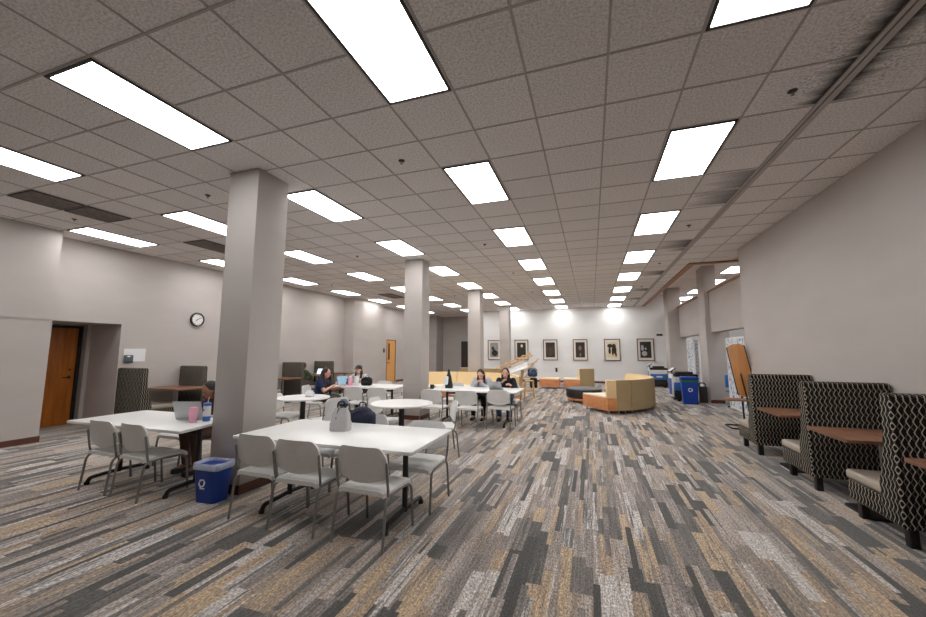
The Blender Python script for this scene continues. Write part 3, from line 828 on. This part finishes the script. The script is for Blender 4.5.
part('recycling_mark', 'white', t, rmark, smooth=False)

t = thing('recycling_bin', 'tall blue recycling bin with a green band standing before the right pillar', 'bin', (2.74, 13.12, 0), R(-4))
part('bin_body', 'blue', t, taper, .38, .36, .44, .42, .0, .66, .01)
part('band', 'green', t, taper, .455, .435, .46, .44, .655, .70, .02)
part('lid', 'blue', t, lambda bm: bb(bm, -.235, .235, -.225, .225, .70, .80, .04, 3))
part('recycling_mark', 'white', t, lambda bm: (recycle(bm, .05, .02, .003, Matrix.Translation((0, -.202, .42)) @ Matrix.Rotation(R(86), 4, 'X'))), smooth=False)

def machine(x, y, rz, label):
    t = thing('floor_machine', label, 'cleaning machine', (x, y, 0), rz, 'blue and white wheeled machines')
    part('chassis', 'black', t, bb, -.32, .32, -.24, .24, .05, .34, .03)
    part('side_panel', 'bluel', t, bb, -.33, .33, -.26, .26, .34, .58, .02)
    part('upper_panel', 'white', t, bb, -.33, .33, -.26, .26, .58, .76, .02)
    part('top_deck', 'black', t, bb, -.35, .35, -.27, .27, .76, .84, .025)
    part('tray', 'dark', t, bb, -.2, .24, -.18, .18, .84, .91, .02)
    part('front_panel', 'white', t, lambda bm: (bb(bm, -.38, -.33, -.2, .2, .12, .84, .02)))
    part('front_stripe', 'blue', t, lambda bm: (bb(bm, -.384, -.378, -.14, .14, .2, .7, .0)))
    sc = part('display', 'black', t, lambda bm: (box(bm, (-.33, 0, .96), (.22, .3, .03), .01, 2, (0, R(-35), 0)), cyl(bm, (-.32, 0, .84), (-.32, 0, .95), .02)))
    part('display_screen', 'white', sc, lambda bm: box(bm, (-.34, 0, .976), (.18, .25, .006), .0, 2, (0, R(-35), 0)), smooth=False)
    part('decal', 'white', t, boxes, [(-.1, .12, -.264, -.259, .44, .49)], smooth=False)
    for sx in (-1, 1):
        for sy in (-1, 1):
            part('wheel', 'black', t, cyl, (sx * .22, sy * .21 - .02, .05), (sx * .22, sy * .21 + .02, .05), .05, None, 16)
machine(2.74, 13.85, R(6), 'blue and white wheeled machine with tilted display just behind the blue bin')
machine(2.72, 18.6, R(0), 'blue and white wheeled machine with tilted display, far one against the white wall')
# dark rubber item leaning behind the bin
t = thing('folded_cart', 'dark folded trolley leaning against the right pillar beside the blue bin', 'trolley', (3.14, 13.3, 0), R(0))
part('frame', 'black', t, tube, [(-.1, 0, .02), (-.08, .08, .60), (.08, .08, .60), (.1, 0, .02)], .018, 8, .06)
part('plate', 'dark', t, bb, -.11, .11, -.04, .04, .02, .5, .02)

# tilted flip-top board on black stand
t = thing('flip_top_table', 'wooden flip-top table tilted upright on a black stand by the far booth', 'folding table', (2.92, 9.35, 0), R(0))
tm = Matrix.Translation((0.0, 0, 1.17)) @ Matrix.Rotation(R(-8), 4, 'Y') @ Matrix.Rotation(R(-14), 4, 'Z') @ Matrix.Rotation(R(80), 4, 'X')
part('tabletop', m_wood('orange_oak', lin(190, 128, 70), lin(212, 150, 90), .4, 'Z', 12), t, prism, rrect(.29, 1.08, .10, 8), .0, .028, .004, tm)
part('edge_frame', 'black', t, prism, rrect(.33, 1.12 - .12, .03, 8), -.03, -.001, .004, tm)
part('shelf', 'oak', t, lambda bm: bb(bm, -.32, .2, -.2, .2, .55, .58, .01))
def stand(bm):
    for s in (-1, 1):
        tube(bm, [(.02, s * .14, .62), (.05, s * .2, .02)], .018, 8)
        tube(bm, [(-.05, s * .12, 1.1), (.02, s * .14, .60)], .014, 8)
    tube(bm, [(.12, -.22, .018), (-.3, -.24, .018), (-.3, .24, .018), (.12, .22, .018)], .016, 8, .08)
part('stand', 'black', t, stand)

# printed display racks in the next room
def rack(x, y, w_, h_, label, rz=0):
    t = thing('display_rack', label, 'display rack', (x, y, 0), rz, 'display racks beyond the right pillars')
    part('panel', 'spines', t, boxes, [(-.02, .02, -w_ / 2, w_ / 2, .1, h_)], smooth=False)
    part('frame', 'white', t, boxes, [(-.03, .03, -w_ / 2 - .03, -w_ / 2, 0, h_ + .04), (-.03, .03, w_ / 2, w_ / 2 + .03, 0, h_ + .04), (-.03, .03, -w_ / 2, w_ / 2, h_, h_ + .04), (-.03, .03, -w_ / 2, w_ / 2, .04, .1)], smooth=False)
rack(3.62, 16.7, .9, 2.0, 'tall rack of printed sheets seen left of the right pillar')
rack(4.15, 18.4, 1.3, 2.0, 'pale rack of printed sheets close to the right pillar')
rack(3.55, 11.6, 1.3, 1.88, 'rack of printed sheets behind the tilted wooden board')
t = thing('desk_chair', 'blue seated chair glimpsed behind the tilted wooden board', 'chair', (3.78, 12.5, 0), R(40))
part('seat', 'bluel', t, bb, -.2, .2, -.2, .2, .42, .48, .03); part('backrest', 'bluel', t, bb, -.19, .19, .17, .21, .55, .9, .03)
part('column', 'black', t, cyl, (0, 0, .05), (0, 0, .42), .025); part('back_bracket', 'black', t, bb, -.03, .03, .17, .2, .44, .6, .005)
part('base', 'black', t, lambda bm: [tube(bm, [(0, 0, .07), (.26 * math.cos(R(72 * k)), .26 * math.sin(R(72 * k)), .03)], .018, 8) for k in range(5)])

# ------------------------------------------------------------------ easel pile by the sofa
t = thing('wooden_easel', 'light wooden easel stack with slanted slats beside the cream sofa', 'easel', (-2.26, 12.86, 0))
def bar(bm, a, b, w_=.05, d_=.025):
    a, b = Vector(a), Vector(b); d = b - a; q = d.to_track_quat('Z', 'Y')
    vs = box(bm, (0, 0, 0), (w_, d_, d.length))
    mt = Matrix.Translation((a + b) / 2) @ q.to_matrix().to_4x4()
    for v in vs: v.co = mt @ v.co
for k, (a, b) in enumerate((((-.45, -.2, 0), (-.40, -.15, .9)), ((.02, -.2, 0), (.08, -.15, 1.0)), ((-.45, .25, 0), (-.4, .2, .95)), ((-.08, .25, 0), (-.02, .2, 1.1)))):
    part('leg', 'birch', t, bar, a, b, .035, .035, smooth=False)
def slats(bm):
    bar(bm, (-.85, -.1, .98), (.34, -.15, 1.50), .05, .03); bar(bm, (-.8, .0, .90), (.40, .0, 1.42), .05, .03)
    bar(bm, (-.7, .12, .95), (.30, .12, 1.46), .045, .03)
    for k in range(6):
        x = -.7 + k * .19; z = 1.02 + (x + .85) * .437
        bar(bm, (x, -.16, z), (x, .16, z), .04, .02)
part('slanted_rails', 'birch', t, slats, smooth=False)
def lower(bm):
    bar(bm, (-.2, -.24, .95), (.56, -.24, 1.22), .05, .03); bar(bm, (.1, -.2, .85), (.62, -.2, 1.32), .05, .03); bar(bm, (-.45, -.22, .5), (.04, -.22, .5), .05, .03)
    bar(bm, (-.45, -.2, .25), (.04, -.2, .25), .05, .03); bar(bm, (.12, -.1, .66), (.44, -.1, 1.14), .03, .03); bar(bm, (.06, -.15, .70), (.50, -.15, .70), .05, .03)
part('braces', 'birch', t, lower, smooth=False)
t2 = thing('drawing_board', 'white drawing board leaning on the light wooden easel', 'drawing board', (-2.36, 12.60, .88))
part('board', 'white', t2, lambda bm: box(bm, (0, 0, .1), (.75, .5, .02), .003, 2, (R(20), R(-20), 0)))
t2 = thing('wooden_stool', 'small light wooden stool in front of the easel beside the student in black', 'stool', (-2.02, 12.95, 0), R(15))
part('seat', 'birch', t2, bb, -.15, .15, -.15, .15, .56, .59, .008)
for sx in (-1, 1):
    for sy in (-1, 1): part('leg', 'birch', t2, tube, [(sx * .12, sy * .12, .56), (sx * .16, sy * .16, 0)], .02, 8)
part('stretcher', 'birch', t2, boxes, [(-.14, .14, -.15, -.12, .22, .25), (-.14, .14, .12, .15, .22, .25), (-.15, -.12, -.14, .14, .3, .33), (.12, .15, -.14, .14, .3, .33)], smooth=False)

def blobmesh(bm, lst):
    for (p, s) in lst:
        r = bmesh.ops.create_uvsphere(bm, u_segments=16, v_segments=10, radius=1.0)
        for v in r['verts']: v.co = Vector((v.co.x * s[0] + p[0], v.co.y * s[1] + p[1], v.co.z * s[2] + p[2]))
def remesh(o, vox, sm=4):
    m = o.modifiers.new('r', 'REMESH'); m.mode = 'VOXEL'; m.voxel_size = vox; m.use_smooth_shade = True
    if sm: s = o.modifiers.new('s', 'SMOOTH'); s.factor = .5; s.iterations = sm
def pack(name, label, loc, rz, mat, sx=1, sy=1, sz=1, cat='backpack', strap='black', group=None):
    t = thing(name, label, cat, loc, rz, group)
    bm = B(); bb(bm, -.14 * sx, .14 * sx, -.08 * sy, .08 * sy, 0.004, .36 * sz, .05, 3); blobmesh(bm, [((0, 0, .34 * sz), (.12 * sx, .07 * sy, .07 * sz)), ((0, -.09 * sy, .12 * sz), (.11 * sx, .05 * sy, .1 * sz))])
    o = link('bag_body', bm, mat, t); remesh(o, .012)
    part('handle', strap, t, tube, [(-.04 * sx, 0, .39 * sz), (-.035 * sx, 0, .45 * sz), (.035 * sx, 0, .45 * sz), (.04 * sx, 0, .39 * sz)], .008, 6, .03)
    part('zip', strap, t, tube, [(-.11 * sx, -.082 * sy, .2 * sz), (-.09 * sx, -.085 * sy, .33 * sz), (0, -.07 * sy, .385 * sz), (.09 * sx, -.085 * sy, .33 * sz), (.11 * sx, -.082 * sy, .2 * sz)], .005, 6, .05)
    return t
pack('backpack', 'black backpack on the floor by the low cherry seat, seen past the easel', (-2.40, 16.6, 0), R(20), 'pants', 1.1, 1.2, 1.15)
pack('backpack', 'blue and white bag resting high on the wooden easel', (-1.87, 12.72, .72), R(30), 'denim', 1.1, 1.0, .72, strap='white')
pack('backpack', 'navy backpack with loop handle propped on a chair behind the nearest table', (-2.60, 3.98, .436), R(4), 'navy', 1.12, 1.0, 1.14)

# ------------------------------------------------------------------ things on tables
t = thing('lunch_bag', 'light grey lunch bag with dark zip and handle on the nearest table', 'bag', (-2.52, 3.46, .73), R(12))
bm = B()
prism(bm, rrect(.20, .14, .03), 0, .09, .01)
lo = rrect(.19, .13, .03); hi = rrect(.13, .05, .02)
r1 = [bm.verts.new((x, y, .07)) for x, y in lo]; rm = [bm.verts.new((x * .93 + .0, y * .85, .16)) for x, y in lo]; r2 = [bm.verts.new((x, y, .23)) for x, y in hi]
for a, b in ((r1, rm), (rm, r2)):
    for k in range(len(a)): bm.faces.new((a[k], a[(k + 1) % len(a)], b[(k + 1) % len(a)], b[k]))
bm.faces.new(r1[::-1]); bm.faces.new(r2)
link('bag_body', bm, 'lgrey', t)
part('zip', 'dark', t, tube, [(-.03, -.058, .12), (-.015, -.028, .232), (.04, .03, .235)], .006, 6, .02)
part('handle', 'black', t, tube, [(-.04, 0, .225), (-.035, 0, .29), (.03, 0, .30), (.045, 0, .23)], .010, 8, .03)
t = thing('drink_bottle', 'grey-blue bottle with black lid behind the light grey lunch bag', 'bottle', (-2.60, 3.61, .73))
part('body', plain('slate_blue', lin(110, 125, 150), .35), t, lathe, [(.036, 0), (.038, .01), (.038, .21), (.045, .235), (.046, .27), (.03, .30), (.0001, .305)], seg=20, capt=False)
part('lid', 'black', t, lathe, [(.047, .225), (.049, .23), (.049, .245), (.047, .25)], seg=20)

def laptop(x, y, z, rz, label, op=105, scr='lgrey', w_=.32, lidmat='alu'):
    t = thing('laptop', label, 'laptop', (x, y, z), rz, 'laptops')
    part('base', lidmat, t, bb, -w_ / 2, w_ / 2, -.11, .11, 0, .016, .005)
    part('keyboard', 'black', t, boxes, [(-w_ / 2 + .02, w_ / 2 - .02, -.03, .08, .016, .018)], smooth=False)
    a = R(op)
    mt = Matrix.Translation((0, .11, .014)) @ Matrix.Rotation(PI - a, 4, 'X') 
    def lid(bm):
        vs = bb(bm, -w_ / 2, w_ / 2, 0, .22, -.004, .004, .003)
        m2 = Matrix.Translation((0, .11, .014)) @ Matrix.Rotation(PI - a, 4, 'X')
        for v in vs: v.co = m2 @ v.co
    ld = part('lid', lidmat, t, lid)
    def sc(bm):
        vs = bb(bm, -w_ / 2 + .012, w_ / 2 - .012, .015, .21, .0045, .006)
        m2 = Matrix.Translation((0, .11, .014)) @ Matrix.Rotation(PI - a, 4, 'X')
        for v in vs: v.co = m2 @ v.co
    part('screen', scr, ld, sc, smooth=False)
    return t
# local +y is the hinge side (lid); sitter on the -y side
laptop(-4.66, 3.50, .73, R(196), 'open silver laptop on the left long table seen from behind', 108, 'screen', .35)
laptop(-1.97, 8.14, .73, R(180), 'open silver laptop in front of the student in the black jacket', 128, 'screen', .28)
laptop(-9.0, 10.93, .74, R(-12), 'laptop with glowing bluish screen on the far left booth table', 112, 'screen', .36, 'dark')
laptop(-5.62, 7.92, .73, R(80), 'light blue laptop in front of the person in the navy T-shirt', 110, 'bluepaper', .34, 'bluepaper')

t = thing('tumbler', 'pink tumbler with lid and handle standing on the left long table', 'tumbler', (-4.42, 3.28, .73))
part('body', 'pink', t, lathe, [(.034, 0), (.036, .005), (.044, .15), (.044, .17), (.02, .178)], seg=24)
part('handle', 'pink', t, tube, [(-.042, 0, .15), (-.075, 0, .14), (-.07, 0, .07), (-.038, 0, .06)], .006, 8, .02)
t = thing('drink_bottle', 'blue and white plastic bottle with straw beside the pink tumbler', 'bottle', (-4.36, 3.40, .73))
part('body', 'white', t, lathe, [(.037, .055), (.041, .06), (.041, .175), (.04, .18)], seg=24)
part('lower_band', 'bluel', t, lathe, [(.036, 0), (.038, .005), (.041, .058)], seg=24)
part('lid', 'bluel', t, lathe, [(.042, .178), (.043, .205), (.03, .215)], seg=24)
part('label_band', 'bluel', t, lambda bm: box(bm, (-.005, -.0415, .13), (.03, .003, .02), 0, 1, (0, R(-35), 0)), smooth=False)
part('straw', 'cream', t, cyl, (0, 0, .2), (.02, 0, .28), .004, None, 8)
t = thing('drink_bottle', 'tall black bottle with a white wrap standing on the two students\' table', 'bottle', (-3.08, 8.14, .73))
part('body', 'black', t, lathe, [(.085, 0), (.09, .01), (.085, .08), (.072, .16), (.06, .24), (.045, .29), (.03, .33), (.028, .40), (.018, .42)], seg=24)
part('wrap', 'white', t, lambda bm: box(bm, (-.045, -.055, .17), (.11, .07, .19), .02, 2))
t = thing('mug', 'small dark blue cup at the left end of the two students\' table', 'cup', (-3.37, 7.86, .73))
part('body', 'navy', t, lathe, [(.035, 0), (.045, .02), (.045, .09), (.04, .09), (.04, .02)], seg=20, capt=True)
part('handle', 'navy', t, tube, [(.044, 0, .07), (.07, 0, .065), (.07, 0, .03), (.044, 0, .025)], .006, 6, .02)
t = thing('napkin_holder', 'small cream napkin holder on the round table behind the big pillar', 'napkin holder', (-4.90, 5.78, .73))
part('stand', 'white', t, boxes, [(-.07, .07, -.04, .04, 0, .01), (-.07, .07, -.04, -.03, 0, .08), (-.07, .07, .03, .04, 0, .08)], smooth=False)
part('napkins', 'white', t, bb, -.06, .06, -.026, .026, .01, .11, .004)
t = thing('drink_bottle', 'pink bottle on the crowded long table', 'bottle', (-5.50, 7.86, .73))
part('body', 'pink', t, lathe, [(.05, 0), (.052, .01), (.052, .17), (.035, .2)], seg=20)
part('lid', 'white', t, lathe, [(.035, .2), (.037, .225), (.02, .235)], seg=20)
t = thing('paper_cup', 'tall white cup on the crowded long table left of the black bag', 'cup', (-5.33, 7.86, .73))
part('body', 'white', t, lathe, [(.045, 0), (.055, .2), (.055, .21)], seg=20)
part('lid', 'edge', t, lathe, [(.058, .21), (.058, .22), (.045, .235)], seg=20)
pack('backpack', 'black rucksack lying on the crowded long table', (-5.17, 8.06, .73), R(8), 'pants', .95, 1.0, .52)
pack('tote_bag', 'dark green pouch on the crowded long table', (-5.78, 8.12, .73), R(0), plain('bottle_green', lin(40, 84, 64), .8), .9, .9, .40, 'bag')
t = thing('folder', 'pink folder lying flat on the crowded long table', 'folder', (-5.45, 7.72, .73), R(5))
part('cover', 'pink', t, bb, -.16, .16, -.03, .2, 0, .012, .003)

# ------------------------------------------------------------------ people
def cap(bm, a, ra, b, rb):
    a, b = Vector(a), Vector(b)
    for p, r in ((a, ra), (b, rb)):
        q = bmesh.ops.create_icosphere(bm, subdivisions=2, radius=r)
        for v in q['verts']: v.co += p
    if (b - a).length > 1e-4: tube(bm, [a, b], lambda t: ra + (rb - ra) * t, 12)
def ell(bm, p, s, rot=None):
    q = bmesh.ops.create_icosphere(bm, subdivisions=3, radius=1.0)
    m = Matrix.Translation(p) @ (rot.to_4x4() if rot else Matrix.Identity(4)) @ Matrix.Diagonal((*s, 1))
    for v in q['verts']: v.co = m @ v.co
def hand(bm, wrist, elbow, side, curl=35, palm_dn=True):
    wrist = Vector(wrist); d = (wrist - Vector(elbow)).normalized()
    up = Vector((0, 0, 1)); s = d.cross(up).normalized(); u = s.cross(d).normalized()
    fr = Matrix((s, d, u)).transposed()
    def P(x, y, z): return wrist + fr @ Vector((x, y, z))
    for x in (-.026, -.009, .009, .026): cap(bm, P(x * .7, .005, 0), .015, P(x, .085, 0), .0125)
    L = [.034, .040, .038, .028] if side > 0 else [.028, .038, .040, .034]
    for x, l in zip((-.03, -.010, .011, .031), L):
        c1, c2 = R(curl), R(curl * 2)
        p0 = P(x, .085, 0); p1 = p0 + fr @ Vector((0, l * math.cos(c1), -l * math.sin(c1))); p2 = p1 + fr @ Vector((0, l * .85 * math.cos(c2), -l * .85 * math.sin(c2)))
        cap(bm, p0, .0095, p1, .009); cap(bm, p1, .009, p2, .008)
    t0 = P(-side * .024, .025, -.004); t1 = P(-side * .052, .06, -.012); t2 = P(-side * .05, .088, -.02)
    cap(bm, t0, .013, t1, .0105); cap(bm, t1, .0105, t2, .009)

def person(label, loc, rz, lean=14, head=(25, 0), hands_at=(((.17, .40, .78)), ((-.17, .40, .78))), skin='skin', top='sweat', bottom='pants', hair='hairb',
           hairlen=.25, capm=None, sleeves='long', seat_h=.43, knee_y=.42, foot_y=.38, elbow_out=.30, bun=False, turn=0):
    bm = B()
    LR = Matrix.Rotation(R(-lean), 3, 'X')
    pel = Vector((0, -.02, seat_h + .085)); up = lambda z, y=0, x=0: pel + LR @ Vector((x, y, z * .955))
    nb = up(.44, .01)
    HR = Matrix.Rotation(R(turn), 3, 'Z') @ Matrix.Rotation(R(-head[0]), 3, 'X') @ Matrix.Rotation(R(head[1]), 3, 'Y')
    hc = nb + Vector((0, .02, .035)) + HR @ Vector((0, .02, .105))
    H = lambda x, y, z: hc + HR @ Vector((x, y, z))
    # --- body
    ell(bm, pel, (.155, .115, .11)); cap(bm, pel, .12, up(.16), .11); ell(bm, up(.27, .0), (.15, .105, .15)); ell(bm, up(.38), (.155, .085, .08))
    cap(bm, up(.42), .06, nb + Vector((0, .01, .03)), .05); cap(bm, nb, .048, H(0, -.02, -.06), .05)
    ell(bm, hc + HR @ Vector((0, -.008, .02)), (.074, .094, .098), HR); ell(bm, H(0, .025, -.055), (.052, .058, .055), HR)
    ell(bm, H(0, .092, -.01), (.012, .018, .024), HR); ell(bm, H(0, .075, -.052), (.022, .014, .010), HR)
    for s in (-1, 1): ell(bm, H(s * .076, -.005, -.005), (.010, .02, .032), HR)
    arms = []
    for s, hp in ((1, hands_at[0]), (-1, hands_at[1])):
        S = up(.40, 0, s * .165); Wp = Vector(hp); mid = (S + Wp) / 2
        Eb = mid + Vector((s * (elbow_out - .17) * .6, -.02, -.11))
        # keep upper arm and forearm about .27/.25 m
        d = (Eb - S).normalized(); Eb = S + d * .27
        f = (Wp - Eb); Wp = Eb + f.normalized() * min(.27, max(.22, f.length))
        cap(bm, S, .052, Eb, .038); cap(bm, Eb, .038, Wp, .026)
        hand(bm, Wp, Eb, s, 40)
        arms.append((S, Eb, Wp))
    legs = []
    for s in (-1, 1):
        hip = pel + Vector((s * .085, 0, -.02)); kn = Vector((s * .12, knee_y, seat_h + .055)); an = Vector((s * .12, foot_y, .085))
        cap(bm, hip, .085, kn, .058); cap(bm, kn, .056, an, .036); cap(bm, an, .036, an + Vector((0, .12, -.045)), .03)
        legs.append((hip, kn, an))
    o = link('person', bm, skin); remesh(o, .0075, 3)
    o.location = loc; o.rotation_euler = (0, 0, rz); tag(o, label, 'person')
    # --- clothes
    bm = B()
    cap(bm, pel + Vector((0, 0, .02)), .132, up(.16), .128); ell(bm, up(.27), (.172, .125, .165)); ell(bm, up(.385), (.172, .1, .085)); ell(bm, pel + Vector((0, 0, .02)), (.175, .135, .10))
    cap(bm, up(.44), .06, nb + Vector((0, 0, .0)), .058)
    for S, Eb, Wp in arms:
        if sleeves == 'long':
            cap(bm, S, .068, Eb, .052); cap(bm, Eb, .052, Eb + (Wp - Eb) * .92, .038)
        else: cap(bm, S, .068, S + (Eb - S) * .6, .06)
    c = link('shirt', bm, top, o); remesh(c, .012, 5)
    bm = B(); ell(bm, pel + Vector((0, 0, -.01)), (.175, .132, .11))
    for hip, kn, an in legs: cap(bm, hip, .097, kn, .072); cap(bm, kn, .070, an + Vector((0, 0, .02)), .052)
    c = link('trousers', bm, bottom, o); remesh(c, .012, 4)
    for hip, kn, an in legs:
        bm = B(); cap(bm, an + Vector((0, -.03, -.04)), .042, an + Vector((0, .14, -.048)), .035); bb(bm, an.x - .042, an.x + .042, an.y - .07, an.y + .17, .002, .022, .01)
        c = link('shoe', bm, 'black', o); remesh(c, .009, 2)
    # --- hair
    bm = B()
    ell(bm, H(0, -.024, .034), (.084, .092, .094), HR)
    if hairlen > 0:
        for s in (-1, 1):
            cap(bm, H(s * .068, -.02, .03), .026, H(s * .076, -.02, -.06), .026)
            cap(bm, H(s * .074, -.02, -.06), .027, nb + Vector((s * .085, .02 + (.05 if hairlen > .2 else 0), .06 - hairlen * .55)), .028)
        cap(bm, H(0, -.06, .0), .07, nb + Vector((0, -.06, .06 - hairlen * .7)), .06)
        for s in (-1, 1):
            for q in (.3, .6, .9):
                y0 = -.02 - .05 * q; x0 = .07 - .03 * q
                cap(bm, H(s * x0, y0, .02), .032, nb + Vector((s * (.088 - .03 * q), .03 - .09 * q, .06 - hairlen * (.55 + .12 * q))), .034)
    if bun: ell(bm, H(0, -.1, .07), (.04, .04, .04), HR)
    c = link('hair', bm, hair, o); remesh(c, .009, 3)
    # face
    for s in (-1, 1):
        bm = B(); ell(bm, H(s * .03, .078, .012), (.011, .006, .006), HR); link('eye', bm, 'black', o)
        bm = B(); ell(bm, H(s * .031, .082, .032), (.018, .005, .004), HR); link('eyebrow', bm, hair, o)
    bm = B(); ell(bm, H(0, .088, -.054), (.02, .005, .006), HR); link('mouth', bm, 'lip', o)
    if capm:
        bm = B(); ell(bm, H(0, -.02, .055), (.09, .102, .075), HR); cap(bm, H(-.03, .085, .062), .012, H(.03, .085, .062), .012); ell(bm, H(0, .105, .060), (.058, .05, .012), HR)
        c = link('cap', bm, capm, o); remesh(c, .009, 2)
    return o
person('student with long brown hair in a grey sweatshirt, head bowed over clasped hands', (-2.50, 8.96, 0), R(180), 20, (38, 0), ((.05, .36, .83), (-.05, .36, .82)), 'skin', 'sweat', 'pants', 'hairb', .34, knee_y=.42, foot_y=.45, elbow_out=.33)
person('student with black hair in a black jacket resting chin on hand behind the silver laptop', (-1.93, 8.96, 0), R(184), 17, (14, 0), ((.07, .27, .84), (-.16, .40, .78)), 'skin', 'jacket', 'denim', 'hairk', .24)
person('person in a black cap and white hoodie behind the crowded long table', (-5.95, 8.98, 0), R(184), 12, (8, 0), ((.20, .36, .80), (-.20, .34, .80)), 'skin', 'hood', 'pants', 'hairk', .22, capm='black', elbow_out=.5)
person('person with wavy brown hair and navy T-shirt at the crowded table\'s left end', (-5.98, 7.34, 0), R(-74), 16, (12, 0), ((.14, .36, .76), (-.16, .40, .72)), 'skin', 'shirtb', 'olive', 'hairb', .36, sleeves='short')
person('person in a green shirt on the left wall booth bench, facing away', (-9.08, 10.27, 0), R(0), 8, (12, 0), ((.14, .42, .78), (-.14, .42, .78)), 'skinm', 'shirtg', 'olive', 'hairk', 0, seat_h=.43)
person('dark-haired person in maroon behind the big pillar, looking down at the left table', (-4.90, 4.08, 0), R(172), 19, (30, 0), ((.14, .38, .78), (-.14, .36, .78)), 'skinm', 'maroonc', 'brownc', 'hairk', .12, bun=False)
